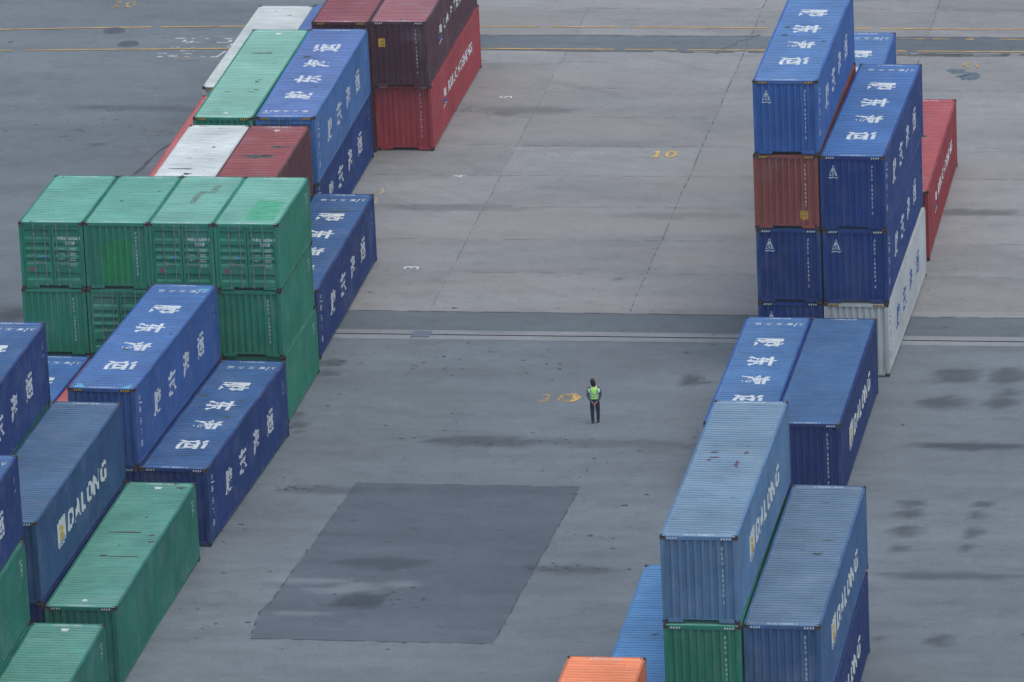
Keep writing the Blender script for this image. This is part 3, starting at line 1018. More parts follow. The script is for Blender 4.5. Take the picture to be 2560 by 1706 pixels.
STW = {0: .75, 1: .5, 14: .95, 23: .75, 26: .55, 27: .75, 28: .6, 29: .6, 30: .8, 31: .5, 32: .5, 34: .55, 35: .45, 36: .35}


PALE = [(-34.74, 29.44, 1.74, 0.2), (-32.69, 29.02, 0.9, 0.28), (-34.38, 26.13, 1.17, 0.14), (-31.33, 29.21, 0.7, 0.2), (-33.4, 28.5, 1.4, .2)]


def stain(x, y):
    s = 0.0
    for i, (sx, sy, rx, ry) in enumerate(ST):
        dx = (x - sx) / (rx * 1.25); dy = (y - sy) / (ry * 1.25)
        q = dx * dx + dy * dy
        if q < 2.2:
            nn = mnoise.noise(Vector((x * 1.3, y * 2.6, i))) * 0.55 + mnoise.noise(Vector((x * 4, y * 8, i))) * 0.35
            v = max(0.0, min(1.0, (1.12 - q + nn * 1.1) * 1.4)) * STW.get(i, .8)
            s = max(s, v)
    if s < .05:
        for i, (sx, sy, rx, ry) in enumerate(PALE):
            q = ((x - sx) / (rx * 1.2)) ** 2 + ((y - sy) / (ry * 1.8)) ** 2
            if q < 1.6: s = min(s, -max(0.0, min(1.0, 1 - q + .5 * mnoise.noise(Vector((x * 2, y * 5, i))))))
    return s


def ground_sheet(name, xs, ys, z, mat):
    vs = []; at = []
    for y in ys:
        zz = gz(y) + z
        for x in xs:
            vs.append((x, y, zz)); at.append(stain(x, y) if -66 < x < -8 and 16 < y < 106 else 0.0)
    nx = len(xs)
    fs = [(j * nx + i, j * nx + i + 1, (j + 1) * nx + i + 1, (j + 1) * nx + i) for j in range(len(ys) - 1) for i in range(nx - 1)]
    me = mesh_from(name, vs, fs)
    a = me.attributes.new('stain', 'FLOAT', 'POINT'); a.data.foreach_set('value', at)
    o = mobj(name, me, mat); o['kind'] = 'structure'
    return o


def rng(a, b, st):
    n = max(1, round((b - a) / st)); return [a + (b - a) * i / n for i in range(n + 1)]


def ysplit(a, b, st):
    ks = [a] + [k for k in KY if a < k < b] + [b]; out = [a]
    for p, q in zip(ks[:-1], ks[1:]): out += rng(p, q, st)[1:]
    return out


def ground_mat(name, base, bias, concrete):
    mt, nt, bs = new_mat(name); n = N(nt)
    tc = n.new('ShaderNodeTexCoord'); v = tc.outputs['Object']
    big = n.ramp(n.noise(v, 0.07, 5, .6), .3, .7, .85, 1.13)
    c = n.val(base, big)
    sweep = n.ramp(n.noise(n.vmul(v, (.22, 1.2, 1)), .55, 6, .6), .3, .72, 1.1, .86)
    c = n.val(c, sweep)
    mid = n.ramp(n.noise(v, 1.4, 5, .65), .3, .7, .94, 1.06); c = n.val(c, mid)
    fine = n.ramp(n.noise(n.vmul(v, (1, 1.7, 1)), 9, 4, .75), .25, .75, .80, 1.20); c = n.val(c, fine)
    mott = n.ramp(n.noise(n.vmul(v, (.7, 1.5, 1)), .9, 6, .68), .52, .68, 1, .86); c = n.val(c, mott)
    if concrete:
        # each cast slab has its own tone
        sep = n.new('ShaderNodeSeparateXYZ'); n.link(v, sep.inputs[0])
        fx = n.math('FLOOR', n.math('DIVIDE', n.math('ADD', sep.outputs[0], 35.66), 7.93), 0)
        fy = n.math('FLOOR', n.math('DIVIDE', n.math('SUBTRACT', sep.outputs[1], 60.46), 4.06), 0)
        wn = n.new('ShaderNodeTexWhiteNoise', noise_dimensions='2D'); cm = n.new('ShaderNodeCombineXYZ')
        n.link(fx, cm.inputs[0]); n.link(fy, cm.inputs[1]); n.link(cm.outputs[0], wn.inputs[0])
        c = n.val(c, n.ramp(wn.outputs[0], 0, 1, .90, 1.08))
        wt = n.ramp(n.noise(n.vmul(v, (.5, 1, 1)), .25, 4), .45, .65, 0, .5)
        c = n.mix(wt, c, (base[0] * 1.13, base[1] * 1.06, base[2] * .98, 1))
        # diagonal tyre sweeps
        rot = n.new('ShaderNodeMapping'); rot.inputs['Rotation'].default_value = (0, 0, R(35)); n.link(v, rot.inputs[0])
        ty = n.ramp(n.noise(n.vmul(rot.outputs[0], (.15, 1.6, 1)), .6, 4), .55, .75, 1, .88); c = n.val(c, ty)
    at = n.new('ShaderNodeAttribute', attribute_name='stain')
    pl = n.ramp(at.outputs['Fac'], 0, -1, 0, .45); c = n.mix(pl, c, (.25, .28, .30, 1))
    c = n.mix(n.ramp(at.outputs['Fac'], 0, 1, 0, .8), c, (base[0] * .25, base[1] * .27, base[2] * .28, 1))
    # tiny pits, oil drops and chips
    pit = n.ramp(n.noise(n.vmul(v, (1, 1.6, 1)), 3.0, 4, .62), .665, .72, 0, .7)
    c = n.mix(pit, c, (base[0] * .35, base[1] * .35, base[2] * .36, 1))
    n.link(c, bs.inputs['Base Color'])
    n.link(n.ramp(n.noise(v, .8, 4), .3, .7, .72, .92), bs.inputs['Roughness'])
    bs.inputs['Specular IOR Level'].default_value = .25
    bp = n.new('ShaderNodeBump'); bp.inputs['Strength'].default_value = .25; bp.inputs['Distance'].default_value = .01
    n.link(n.noise(v, 18, 4, .7), bp.inputs['Height']); n.link(bp.outputs[0], bs.inputs['Normal'])
    return mt


ASPH = (0.143, 0.172, 0.190, 1)
CONC = (0.240, 0.250, 0.253, 1)
M_ASPH = ground_mat('asphalt', ASPH, 0, False)
M_CONC = ground_mat('concrete', CONC, 0, True)
M_STRIP = ground_mat('dark_asphalt', (0.122, 0.150, 0.166, 1), 0, False)
M_PATCH = ground_mat('patch_asphalt', (0.090, 0.114, 0.138, 1), 0, False)
M_KERB = ground_mat('channel_concrete', (0.24, 0.262, 0.275, 1), 0, False)

xs = [-700, -300, -120, -80] + rng(-66, -8, .35) + [10, 60, 300, 700]
ys = [-600, -150, -40, 0, 12] + ysplit(16, 106, .3)[0:] + [140, 250, 800]
ground_sheet('yard_ground', xs, ys, 0, M_ASPH)
ground_sheet('concrete_apron', rng(-45.3, -7, .35) + [20, 60], ysplit(59.82, 106, .3) + [140], .004, M_CONC)
ground_sheet('asphalt_strip', rng(-45.3, -7, .5) + [20, 60], ysplit(94.84, 97.25, .3), .008, M_STRIP)
ground_sheet('dark_asphalt_strip', rng(-60, -8, .5) + [20, 60], ysplit(57.46, 59.82, .3), .004, M_STRIP)
ground_sheet('drain_channel', rng(-60, -8, .5) + [20, 60], ysplit(56.97, 57.46, .3), .008, M_KERB)
ground_sheet('drain_channel', rng(-60, -8, .5) + [20, 60], ysplit(56.34, 56.85, .3), .008, M_KERB)


def W(x, y):
    """survey frame of the painted marks to the yard frame"""
    return x + .80 + .0027 * y, y + .12


def flat_struct(name, polys, z, mat, kind='structure'):
    """flat paint or slabs following the ground profile"""
    bm = bmesh.new()
    for v, f in polys:
        vs = [bm.verts.new(W(a, b) + (0,)) for a, b in v]
        for q in f:
            try: bm.faces.new([vs[i] for i in q])
            except ValueError: pass
    for k in KY[1:-1]:
        bmesh.ops.bisect_plane(bm, geom=bm.verts[:] + bm.edges[:] + bm.faces[:], plane_co=(0, k, 0), plane_no=(0, 1, 0), dist=1e-6)
    for v in bm.verts: v.co.z = gz(v.co.y) + z
    for f in bm.faces:
        if f.normal.z < 0: f.normal_flip()
    me = bpy.data.meshes.new(name); bm.to_mesh(me); bm.free()
    o = mobj(name, me, mat)
    if kind: o['kind'] = kind
    return o


M_JOINT = simple('joint_filler', (.10, .107, .115, 1), .9, .35, 3)
rj = random.Random(3)


def broken(x0, y0, x1, y1, wd, seg=.7, keep=.8, jit=.02, var=.5):
    """a worn line: short pieces of changing width with gaps"""
    L = math.hypot(x1 - x0, y1 - y0); n = max(1, int(L / seg)); ux, uy = (x1 - x0) / L, (y1 - y0) / L
    out = []; off = 0
    for i in range(n):
        a, b = i * L / n, (i + 1) * L / n
        off += (rj.random() - .5) * jit; off *= .9
        if rj.random() > keep: continue
        w0 = wd * (1 - var + 2 * var * rj.random()) / 2
        px, py = -uy, ux
        out.append(poly([(x0 + ux * a + px * (off - w0), y0 + uy * a + py * (off - w0)), (x0 + ux * b + px * (off - w0), y0 + uy * b + py * (off - w0)),
                         (x0 + ux * b + px * (off + w0), y0 + uy * b + py * (off + w0)), (x0 + ux * a + px * (off + w0), y0 + uy * a + py * (off + w0))]))
    return out


J = []
for yj in (64.39, 68.47, 72.65, 76.74, 80.87, 84.93, 89.04, 93.12, 101.2):
    J += broken(-46, yj, -8, yj, .026, .3, .55, .03, .7)
for xj, ya in ((-44.5, 59.8), (-36.62, 59.8), (-28.7, 59.8), (-20.82, 59.8), (-12.95, 59.8)):
    J += broken(xj, ya, xj, 106, .022 if xj == -36.62 else .034, .2, .82, .03, .8)
flat_struct('pavement_joint', J, .0095, M_JOINT)
E_ = broken(-46, 59.69, -8, 59.69, .07, .5, .75, .03, .7) + broken(-46, 97.12, -8, 97.12, .09, .5, .8, .05, .8) + broken(-46, 94.60, -8, 94.60, .1, .6, .75, .12, .8)
for (a, b, c_, d_) in ((-22.6, 94.35, -17, 94.3), (-21, 94.5, -12, 94.4)):
    E_ += broken(a, b, c_, d_, .22, .4, .85, .1, .6)
flat_struct('pavement_crack', E_, .0135, M_JOINT)
flat_struct('drain_slot', [poly([(-60, 56.72), (60, 56.72), (60, 56.85), (-60, 56.85)])], .006, simple('slot_shadow', (.02, .022, .025, 1), .9))
# crack wandering over the dark strip near the second joint
CR = []
pts = [(-29.9, 94.3), (-29.75, 95.1), (-29.2, 95.9), (-29.25, 96.3), (-28.75, 96.6), (-28.5, 97.1), (-28.3, 97.3)]
for p, q in zip(pts[:-1], pts[1:]): CR += broken(p[0], p[1], q[0], q[1], .09, .3, 1, .03, .5)
flat_struct('pavement_crack', CR, .016, M_JOINT)
# faint crack in the far-left asphalt
CR = []
pts = [(-52.9, 70.5), (-52.6, 74), (-52.1, 77), (-51.9, 79.5), (-51.2, 81.5), (-50.3, 82.6)]
for p, q in zip(pts[:-1], pts[1:]): CR += broken(p[0], p[1] , q[0], q[1], .14, .5, .9, .06, .6)
flat_struct('pavement_crack', CR, .006, simple('tar_seal', (.075, .088, .10, 1), .9, .3, 2))

# fresh patch of asphalt in the lane
px = [(-35.76, 39.72), (-27.54, 39.52), (-27.67, 31.7), (-27.79, 29.12), (-28.01, 23.45), (-36.33, 23.72), (-36.50, 26.23), (-36.34, 27.16)]


def in_patch(x, y):
    xl = -35.76 + (-36.34 + 35.76) * (39.72 - y) / (39.72 - 27.16) if y > 27.16 else (-36.34 - .16 * (27.16 - y) / .93 if y > 26.23 else -36.50 + .17 * (26.23 - y) / 2.5)
    xr = -27.54 - .47 * (39.52 - y) / 16.07
    return xl, xr


pv = []; pa = []; pf = []
pys = ysplit(23.6, 39.64, .3); nx = 26
for y in pys:
    xl, xr = in_patch(None, y)
    for i in range(nx):
        x = xl + (xr - xl) * i / (nx - 1)
        if 0 < i < nx - 1: pass
        else: x += .05 * mnoise.noise(Vector((y * 1.7, i, 0)))
        xx, yy = W(x, y - .012 * (x - xl))
        pv.append((xx, yy, gz(yy) + .004)); pa.append(stain(xx, yy))
for j in range(len(pys) - 1):
    for i in range(nx - 1): pf.append((j * nx + i, j * nx + i + 1, (j + 1) * nx + i + 1, (j + 1) * nx + i))
pm = mesh_from('asphalt_patch', pv, pf)
a_ = pm.attributes.new('stain', 'FLOAT', 'POINT'); a_.data.foreach_set('value', pa)
po = mobj('asphalt_patch', pm, M_PATCH); po['kind'] = 'structure'

SE = []
q_ = [(-35.76, 39.64), (-27.54, 39.54), (-28.01, 23.5), (-36.33, 23.6), (-36.5, 26.23), (-36.34, 27.16), (-35.76, 39.64)]
for p, q in zip(q_[:-1], q_[1:]): SE += broken(p[0], p[1], q[0], q[1], .05, .35, .7, .03, .8)
flat_struct('patch_seal', SE, .0085, simple('bitumen_seal', (.065, .075, .088, 1), .8, .3, 3))

def worn(name, col, lo, hi):
    """paint worn through to the ground in flakes"""
    mt, nt, bs = new_mat(name); n = N(nt); tc = n.new('ShaderNodeTexCoord')
    bs.inputs['Base Color'].default_value = col; bs.inputs['Roughness'].default_value = .85
    n.link(n.ramp(n.noise(tc.outputs['Object'], 5, 5, .7), lo, hi, 0, 1), bs.inputs['Alpha'])
    return mt


# grit, oil drips and chips scattered over the yard
rg = random.Random(11)
GR = []
for i in range(230):
    gx, gy = rg.uniform(-66, -10), rg.uniform(20, 103)
    if rg.random() < .6: gx, gy = rg.uniform(-40, -22), rg.uniform(22, 62)
    a_ = rg.choice((.03, .04, .04, .05, .06, .09)) * rg.uniform(.7, 1.2)
    GR.append(blob(gx, gy, a_ * rg.uniform(.8, 1.9), a_ * rg.uniform(.5, 1.1), 7, .45, i))
for (gx, gy, w_, h_, n_) in ((-34.5, 53.5, 5.5, 3.5, 36), (-31, 44.4, 4, .5, 24), (-33, 27.6, 1.6, 1.0, 34), (-38, 38.9, 1.5, .4, 25), (-26.3, 31, 1.6, .3, 25), (-55, 83, 6, 3, 50), (-41, 85.5, 3, .5, 30)):
    for i in range(n_):
        GR.append(blob(gx + rg.gauss(0, w_ / 2), gy + rg.gauss(0, h_ / 2), rg.uniform(.03, .10), rg.uniform(.02, .045), 7, .45, i + 7))
flat_struct('oil_drips', GR, .0165, simple('oil_drip', (.072, .086, .098, 1), .7, .4, 2))

# yellow lane lines
M_LANE = simple('worn_yellow_line', (.44, .29, .11, 1), .8, .3, 1.5)
M_LANEF = simple('faded_line', (.25, .23, .19, 1), .8, .3, 1.5)
L_ = []
Y1 = [(-80, 96.6), (-63.06, 97.59), (-58.42, 97.94), (-56.7, 98.05), (-51.73, 98.26), (-41.13, 98.41), (-28.47, 98.37), (-16.7, 98.32), (20, 98.3)]
Y2 = [(-80, 93.0), (-62.25, 94.26), (-57, 94.55), (-51.72, 94.78), (-40.57, 94.98), (-28.03, 94.94), (-16.4, 94.89), (20, 94.9)]
for line in (Y1, Y2):
    for p, q in zip(line[:-1], line[1:]): L_ += broken(p[0], p[1], q[0], q[1], .135, .45, .975, .0, .25)
L_ += broken(-22.4, 96.8, -16.5, 96.78, .10, .35, .55, 0, .4)
flat_struct('lane_marking', L_, .020, M_LANE)
L_ = broken(-60, 96.50, -46, 96.85, .09, .5, .35, 0, .5) + broken(-58.85, 93.09, -50.5, 93.35, .10, .5, .4, 0, .5)
flat_struct('faded_lane_marking', L_, .006, M_LANEF)


def ground_text(name, ch, cx0, cy0, w, h, mat, rot=0, bold=.018, z=.020, gapw=.12):
    ps = []; n = len(ch); cw = (w - gapw * (n - 1)) / n
    c, s = math.cos(rot), math.sin(rot)
    for i, q in enumerate(ch):
        u = -w / 2 + cw / 2 + i * (cw + gapw)
        if q == '1':
            g1 = ([(-.5, -.5), (.5, -.5), (.5, -.36), (.24, -.36), (.24, .5), (-.1, .5), (-.46, .30), (-.46, .14), (-.12, .28), (-.12, -.36), (-.5, -.36)], [tuple(range(11))])
            ps.append(put(g1, cw * .85, h, (cx0 + u * c, cy0 + u * s), rot))
        else: ps.append(put(glyph(q, bold), cw, h, (cx0 + u * c, cy0 + u * s), rot))
    return flat_struct(name, ps, z, mat)


M_NUM = simple('yellow_number_paint', (.50, .36, .12, 1), .8, .25, 3)


M_WORNY = worn('worn_yellow_number', (.42, .30, .13, 1), .42, .56)
M_WORNY2 = worn('very_worn_yellow_number', (.42, .31, .14, 1), .40, .66)
M_WORNY3 = worn('half_worn_yellow_number', (.52, .36, .13, 1), .34, .52)
M_WORNW = worn('worn_white_paint', (.52, .56, .60, 1), .40, .50)
ground_text('painted_number', '10', -30.18, 79.75, 1.12, .92, M_NUM)
ground_text('painted_number', '10', -29.98, 49.45, 1.3, .98, M_WORNY2, z=.016, bold=.03)
cr_ = [(-29.40, 48.97), (-29.15, 49.0), (-28.98, 49.2), (-28.92, 49.5), (-28.98, 49.78), (-29.12, 49.95), (-29.38, 49.96), (-29.28, 49.8), (-29.22, 49.5), (-29.27, 49.2)]
flat_struct('painted_number', [poly([(a - .12, b) for a, b in cr_])], .020, M_WORNY3)
ground_text('painted_number', '10', -58.25, 101.45, 1.15, .95, M_WORNY)
ground_text('painted_number', '51', -18.45, 92.7, .85, 1.0, M_WORNY, bold=.02)
ground_text('painted_digit', '3', -38.27, 64.85, .32, .62, M_WHITE, math.pi / 2, .0, .014)
ground_text('painted_digit', '4', -38.34, 76.55, .30, .55, M_WHITE, math.pi / 2, .0, .014)
ground_text('painted_digit', '5', -38.2, 87.7, .30, .55, M_WHITE, math.pi / 2, .0, .014)
flat_struct('painted_dash', [poly([(-41.34, 74.05), (-41.18, 74.05), (-41.14, 74.9), (-41.30, 74.9)]), poly([(-41.36, 72.85), (-41.22, 72.85), (-41.18, 73.65), (-41.32, 73.65)])], .014, worn('worn_cream_dash', (.45, .38, .27, 1), .38, .5))
# worn white stencil block beside the far-left container
WM = []
for (y0, a, b, kp) in ((96.35, -54.75, -52.0, .55), (95.72, -54.6, -52.3, .35), (94.98, -54.9, -53.1, .4), (94.75, -54.2, -53.2, .6), (94.42, -54.1, -53.4, .7), (93.98, -55.1, -53.2, .4), (93.72, -54.6, -53.3, .6), (93.5, -55.2, -53.5, .45), (93.52, -53.0, -52.3, .85)):
    WM += broken(a, y0, b, y0, .09, .22, kp, .03, .5)
WM += [poly([(-52.32, 93.48), (-52.18, 93.48), (-51.98, 94.4), (-52.1, 94.4)]), poly([(-52.12, 95.0), (-52.02, 95.0), (-51.9, 95.6), (-52.0, 95.6)]),
       poly([(-52.45, 95.72), (-52.1, 95.78), (-52.02, 96.02), (-52.25, 96.2), (-52.3, 96.1), (-52.14, 96.0), (-52.2, 95.86)]),
       poly([(-54.35, 95.8), (-54.2, 95.8), (-54.15, 96.15), (-54.25, 96.15)]), poly([(-53.95, 95.65), (-53.7, 95.7), (-53.85, 95.95), (-54.0, 95.9)])]
flat_struct('white_stencil_marking', WM, .006, M_WORNW)
# oil-dark repair beside the far-right number
flat_struct('dark_repair', [blob(-18.95, 91.9, .42, .45, 16, .45, 4), blob(-18.35, 91.1, .38, .55, 16, .35, 5), blob(-18.85, 91.2, .14, .2, 10, .4, 6), blob(-18.6, 91.35, .14, .25, 10, .4, 7)], .0125,
            simple('dark_repair', (.10, .14, .165, 1), .8, .3, 4))


def disc_cover(label, x, y, r):
    b = MB(); n = 36; rt = empty('manhole_cover', (x, y, gz(y)))
    tag(rt, label, 'manhole cover', 'manhole covers between the yellow lines')
    v = [(0, 0, .018)]; f = []
    for i in range(n):
        t = 2 * math.pi * i / n; v.append((r * .90 * math.cos(t), r * .90 * math.sin(t), .018))
    for i in range(n): f.append((0, 1 + i, 1 + (i + 1) % n))
    mobj('lid', mesh_from('lid', v, f), simple('cast_iron', (.075, .085, .105, 1), .6, .2, 8), rt)
    v = []; f = []
    for k, (rr, z) in enumerate(((r * .90, .006), (r * .92, .022), (r, .020), (r * 1.03, .002))):
        for i in range(n):
            t = 2 * math.pi * i / n; v.append((rr * math.cos(t), rr * math.sin(t), z))
    for k in range(3):
        for i in range(n): f.append((k * n + i, k * n + (i + 1) % n, (k + 1) * n + (i + 1) % n, (k + 1) * n + i))
    mobj('rim', mesh_from('rim', v, f), simple('iron_rim', (.10, .11, .13, 1), .7, .2, 8), rt)


disc_cover('round dark manhole cover lying on the far yellow line, the further of two', -56.77, 97.59, .50)
disc_cover('round dark manhole cover just beyond the nearer yellow line', -55.65, 95.53, .48)
bp_ = MB(); bp_.box(-.37, .37, -.37, .37, 0, .02)
pl = mobj('steel_plate', bp_.mesh('steel_plate'), simple('plate_steel', (.12, .145, .185, 1), .55, .15, 4))
pl.location = (-35.48, 56.91, gz(56.91) + .012); pl.rotation_euler = (math.atan2(-.43, 12), 0, 0)
tag(pl, 'square grey steel plate laid across the drain channel', 'steel plate')

# ------------------------------------------------------------------ the person
def skin_mesh(name, pts, edges, rad, subd=2):
    me = bpy.data.meshes.new(name); me.from_pydata(pts, edges, []); me.update()
    o = bpy.data.objects.new(name, me); COL.objects.link(o)
    sk = o.modifiers.new('s', 'SKIN'); sk.use_smooth_shade = True
    for i, r in enumerate(rad):
        me.skin_vertices[0].data[i].radius = r if isinstance(r, tuple) else (r, r)
    me.skin_vertices[0].data[0].use_root = True
    sb = o.modifiers.new('u', 'SUBSURF'); sb.levels = subd; sb.render_levels = subd
    dg = bpy.context.evaluated_depsgraph_get()
    out = bpy.data.meshes.new_from_object(o.evaluated_get(dg))
    bpy.data.objects.remove(o)
    for p in out.polygons: p.use_smooth = True
    return out


class Sk:
    def __init__(s): s.p = []; s.e = []; s.r = []
    def add(s, p, r, par=None):
        s.p.append(p); s.r.append(r); i = len(s.p) - 1
        if par is not None: s.e.append((par, i))
        return i
    def chain(s, par, lst):
        for p, r in lst: par = s.add(p, r, par)
        return par
    def mesh(s, n, sub=2): return skin_mesh(n, s.p, s.e, s.r, sub)


# local frame: the back faces -Y (towards the camera); x to the right
PX, PY = -27.13, 46.72
per = empty('person', (PX, PY, gz(PY)), (0, 0, R(8)))
tag(per, 'person in lime vest and dark trousers standing with hands clasped behind the back', 'person')
M_SKIN = simple('skin', (.42, .23, .16, 1), .6, .08, 8)
M_HAIR = simple('black_hair', (.012, .012, .016, 1), .6, .2, 30)
M_TROU = simple('dark_trousers', (.018, .028, .055, 1), .8, .25, 7)
M_JACK = simple('slate_jacket', (.055, .075, .125, 1), .8, .15, 7)
M_VEST = simple('lime_vest', (.46, .92, .20, 1), .6, .10, 8)
M_REFL = simple('silver_tape', (.34, .46, .46, 1), .4, .1, 8)
M_REFLB = simple('bright_tape', (.62, .85, .62, 1), .4, .1, 8)
M_SHOE = simple('dark_shoe', (.03, .035, .045, 1), .7, .2, 8)
M_SOLE = simple('pale_sole', (.55, .6, .62, 1), .7, .1, 8)

b = Sk()
pel = b.add((0, 0, .95), (.12, .085))
sp = b.chain(pel, [((0, .0, 1.10), (.125, .095)), ((0, .0, 1.28), (.15, .10)), ((0, .0, 1.40), (.12, .085))])
nk = b.chain(sp, [((0, .0, 1.48), .052), ((.0, .0, 1.535), .052)])
hd = b.chain(nk, [((.002, .005, 1.60), (.070, .085)), ((-.008, .0, 1.67), (.076, .093)), ((-.018, -.005, 1.73), (.055, .068))])
for s in (-1, 1):
    hx = s * .085 + (.01 if s > 0 else 0)
    ft = -.03 if s < 0 else .03
    b.chain(pel, [((s * .088 + .01, .0, .82), .070), ((s * .098 + .01, .005, .50), .045), ((s * .094 + .01, ft * .5, .28), .040), ((s * .09 + .01, ft, .09), .032)])
    el = b.chain(sp, [((s * .16, .0, 1.40), .055), ((s * .205, -.02, 1.28), .046), ((s * .225, -.045, 1.12), .038)])
    wr = b.chain(el, [((s * .15, -.13, .99), .030), ((s * .075, -.165, .905), .022)])
    pm_ = b.chain(wr, [((s * .035, -.175 - .02 * (s > 0), .865), (.030, .016))])
    for k in range(4):
        a0 = (s * .012 - s * .010 * k, -.180 - .022 * (s > 0), .862 - .014 * k)
        b.chain(pm_, [((s * .018, a0[1], .852 - .016 * k), .0095), ((-s * .014, a0[1] - .006, .838 - .015 * k), .0085), ((-s * (.036 + .004 * (k % 2)), a0[1] + .004, .834 - .013 * k), .007)])
    b.chain(pm_, [((s * .030, -.200 - .015 * (s > 0), .885), .010), ((s * .005, -.208 - .012 * (s > 0), .892), .0085)])
body = mobj('body', b.mesh('body'), M_SKIN, per)


def rings(secs, name, n=24, mats=None, close=True):
    v = []; f = []
    for (cx0, cy0, z, rx, ry) in secs:
        for i in range(n):
            t = 2 * math.pi * i / n; cc, ss = math.cos(t), math.sin(t)
            q = 2.6
            k = (abs(cc) ** q + abs(ss) ** q) ** (-1 / q)
            v.append((cx0 + rx * k * cc, cy0 + ry * k * ss, z))
    for j in range(len(secs) - 1):
        for i in range(n):
            f.append((j * n + i, j * n + (i + 1) % n, (j + 1) * n + (i + 1) % n, (j + 1) * n + i))
    if close:
        f.append(tuple(range(n))[::-1]); f.append(tuple((len(secs) - 1) * n + i for i in range(n)))
    me = mesh_from(name, v, f)
    for p in me.polygons: p.use_smooth = True
    return me


# head turned to the right and thrown back: face features sit at +x/+y, hair covers the back
head = rings([(.0, .0, 1.49, .048, .052), (.004, .004, 1.535, .055, .066), (.004, .006, 1.57, .068, .086), (.0, .004, 1.62, .078, .098), (-.006, .0, 1.67, .079, .099), (-.012, -.004, 1.71, .066, .084), (-.018, -.006, 1.735, .035, .048)], 'face')
hrot = empty
face = mobj('face', head, M_SKIN, per); face.location = (.016, .006, .01)
fm = MB()
hairm = rings([(-.012, -.040, 1.505, .048, .036), (-.020, -.040, 1.54, .078, .066), (-.022, -.034, 1.59, .094, .092), (-.026, -.026, 1.65, .101, .106), (-.032, -.020, 1.71, .096, .106), (-.042, -.016, 1.765, .068, .084), (-.048, -.014, 1.785, .028, .04)], 'hair', 20)
hair = mobj('hair', hairm, M_HAIR, per)
for o, dxx in ((face, 0), (hair, 0)):
    pass
nose = MB(); nose.box(.070, .096, .052, .072, 1.615, 1.65)
mobj('nose', nose.mesh('nose'), M_SKIN, per)
ear = blob(0, 0, .018, .03, 10, .1, 2)
mobj('ear', mesh_from('ear', [(.086 + .004 * (a > 0), -.0 + a, 1.625 + z) for a, z in ear[0]] + [(.070, a, 1.625 + z) for a, z in ear[0]],
     [tuple(range(10))] + [(i, (i + 1) % 10, 10 + (i + 1) % 10, 10 + i) for i in range(10)]), M_SKIN, per)
eye = MB(); eye.box(.066, .084, .078, .088, 1.652, 1.662)
mobj('eye', eye.mesh('eye'), M_HAIR, per)
mou = MB(); mou.box(.046, .066, .080, .090, 1.580, 1.586)
mobj('mouth', mou.mesh('mouth'), simple('lips', (.28, .10, .08, 1)), per)

# jacket with both sleeves as one garment
j = Sk()
j0 = j.add((0, 0, 1.02), (.155, .115))
j1 = j.chain(j0, [((0, 0, 1.2), (.165, .118)), ((0, 0, 1.36), (.160, .112)), ((0, 0, 1.43), (.085, .075)), ((0, .0, 1.485), (.062, .062))])
for s in (-1, 1):
    j.chain(2, [((s * .165, .0, 1.405), .070), ((s * .215, -.02, 1.29), .062), ((s * .238, -.045, 1.13), .052), ((s * .17, -.125, 1.00), .044), ((s * .095, -.160, .925), .034)])
mobj('jacket', j.mesh('jacket'), M_JACK, per)
t = Sk()
t0 = t.add((0, .0, .93), (.160, .120))
t.chain(t0, [((0, 0, 1.02), (.150, .112))])
for s, ft, kx in ((-1, -.035, -.02), (1, .035, .02)):
    t.chain(t0, [((s * .092 + .01, .0, .80), .108), ((s * .104 + .01, .005, .50), .080), ((s * .102 + .01, ft * .5, .28), .068), ((s * .10 + .01, ft, .085), .060)])
mobj('trousers', t.mesh('trousers'), M_TROU, per)
# vest: shaped shell with arm openings, tapes as sub-parts
secs = [(.005, .0, 1.015, .178, .135), (.004, 0, 1.08, .172, .133), (.002, 0, 1.18, .176, .135), (0, 0, 1.28, .186, .136), (0, 0, 1.36, .190, .130), (0, 0, 1.415, .170, .115), (0, 0, 1.45, .115, .092), (0, .0, 1.47, .085, .078)]
vest = mobj('vest', rings(secs, 'vest', 28, close=False), M_VEST, per)


def band(z0, z1, grow, mat, name='reflective_band'):
    def at(z):
        for p, q in zip(secs[:-1], secs[1:]):
            if p[2] <= z <= q[2]:
                t_ = (z - p[2]) / (q[2] - p[2]); return tuple(p[i] + (q[i] - p[i]) * t_ for i in range(5))
    a, c_ = at(z0), at(z1)
    ss = [(a[0], a[1], z0, a[3] + grow, a[4] + grow), (c_[0], c_[1], z1, c_[3] + grow, c_[4] + grow)]
    return mobj(name, rings(ss, name, 28, close=False), mat, vest)


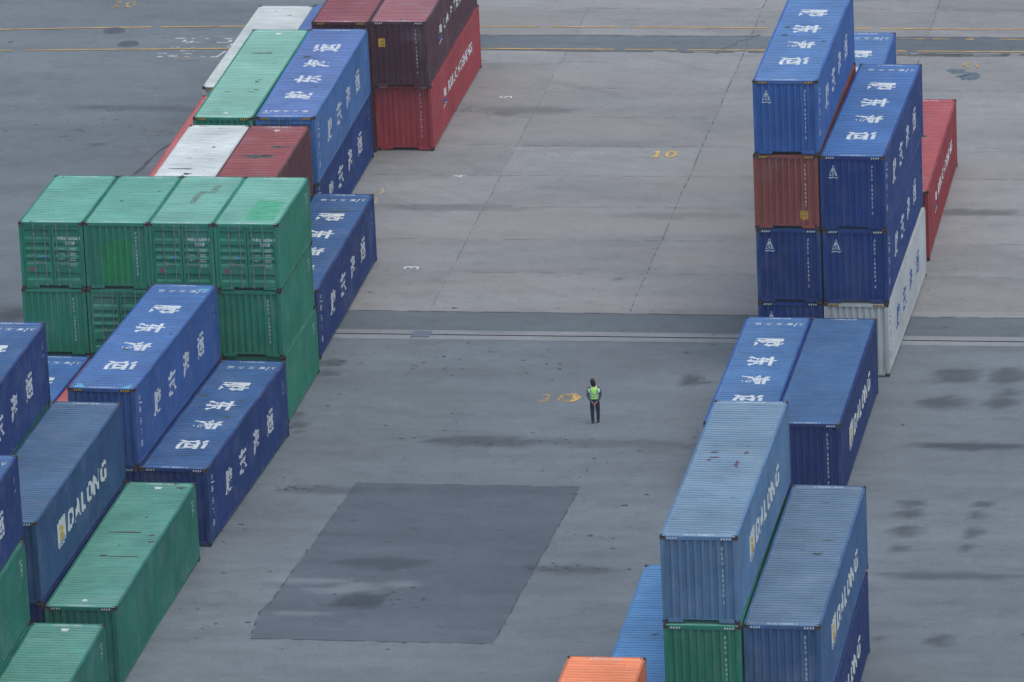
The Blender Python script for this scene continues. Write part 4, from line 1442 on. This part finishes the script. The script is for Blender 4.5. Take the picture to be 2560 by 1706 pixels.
band(1.085, 1.125, .004, M_REFL)
band(1.185, 1.225, .004, M_REFL)
for s in (-1, 1):
    v = [(s * .100, -.121, 1.225), (s * .135, -.116, 1.225), (s * .150, -.112, 1.36), (s * .140, -.085, 1.435), (s * .105, -.085, 1.445), (s * .112, -.125, 1.36)]
    v2 = []
    for (x_, y_, z_) in v: v2.append((x_, y_ - .022, z_))
    mobj('reflective_band', mesh_from('strap', v2, [tuple(range(6))]), M_REFL, vest)
    # pale shoulder wing over the sleeve
    v = [(s * .150, -.10, 1.425), (s * .205, -.075, 1.40), (s * .222, -.088, 1.32), (s * .178, -.135, 1.25), (s * .158, -.145, 1.33)]
    mobj('shoulder_panel', mesh_from('wing', v + [(a, b_ + .03, c_) for a, b_, c_ in v], [tuple(range(5)), tuple(range(5, 10))] + [(i, (i + 1) % 5, 5 + (i + 1) % 5, 5 + i) for i in range(5)]), M_REFLB, vest)
for s, ft in ((-1, -.03), (1, .03)):
    x0 = s * .10 + .01
    sh = mobj('shoe', rings([(x0, ft + .045, .022, .046, .132), (x0, ft + .045, .05, .046, .130), (x0, ft + .02, .085, .044, .095), (x0, ft - .01, .115, .040, .055)], 'shoe', 18), M_SHOE, per)
    mobj('sole', rings([(x0, ft + .045, .0, .047, .134), (x0, ft + .045, .026, .049, .136)], 'sole', 18), M_SOLE, sh)
mobj('belt', rings([(.002, 0, .985, .152, .118), (.002, 0, 1.02, .152, .118)], 'belt', 24, close=False), M_BLACK, per)

# ------------------------------------------------------------------ damp sea air
hb = MB(); hb.box(-720, 720, -620, 820, -4.0, 92.0)
hz = mobj('haze', hb.mesh('haze'))
hm = bpy.data.materials.new('haze'); hm.use_nodes = True
hn = hm.node_tree; hn.nodes.remove(hn.nodes['Principled BSDF'])
pv_ = hn.nodes.new('ShaderNodeVolumePrincipled')
pv_.inputs['Color'].default_value = (.86, .93, 1.0, 1)
pv_.inputs['Density'].default_value = 0.00020
pv_.inputs['Anisotropy'].default_value = 0.2
hn.links.new(pv_.outputs[0], hn.nodes['Material Output'].inputs['Volume'])
hz.data.materials.append(hm)
hz['kind'] = 'stuff'
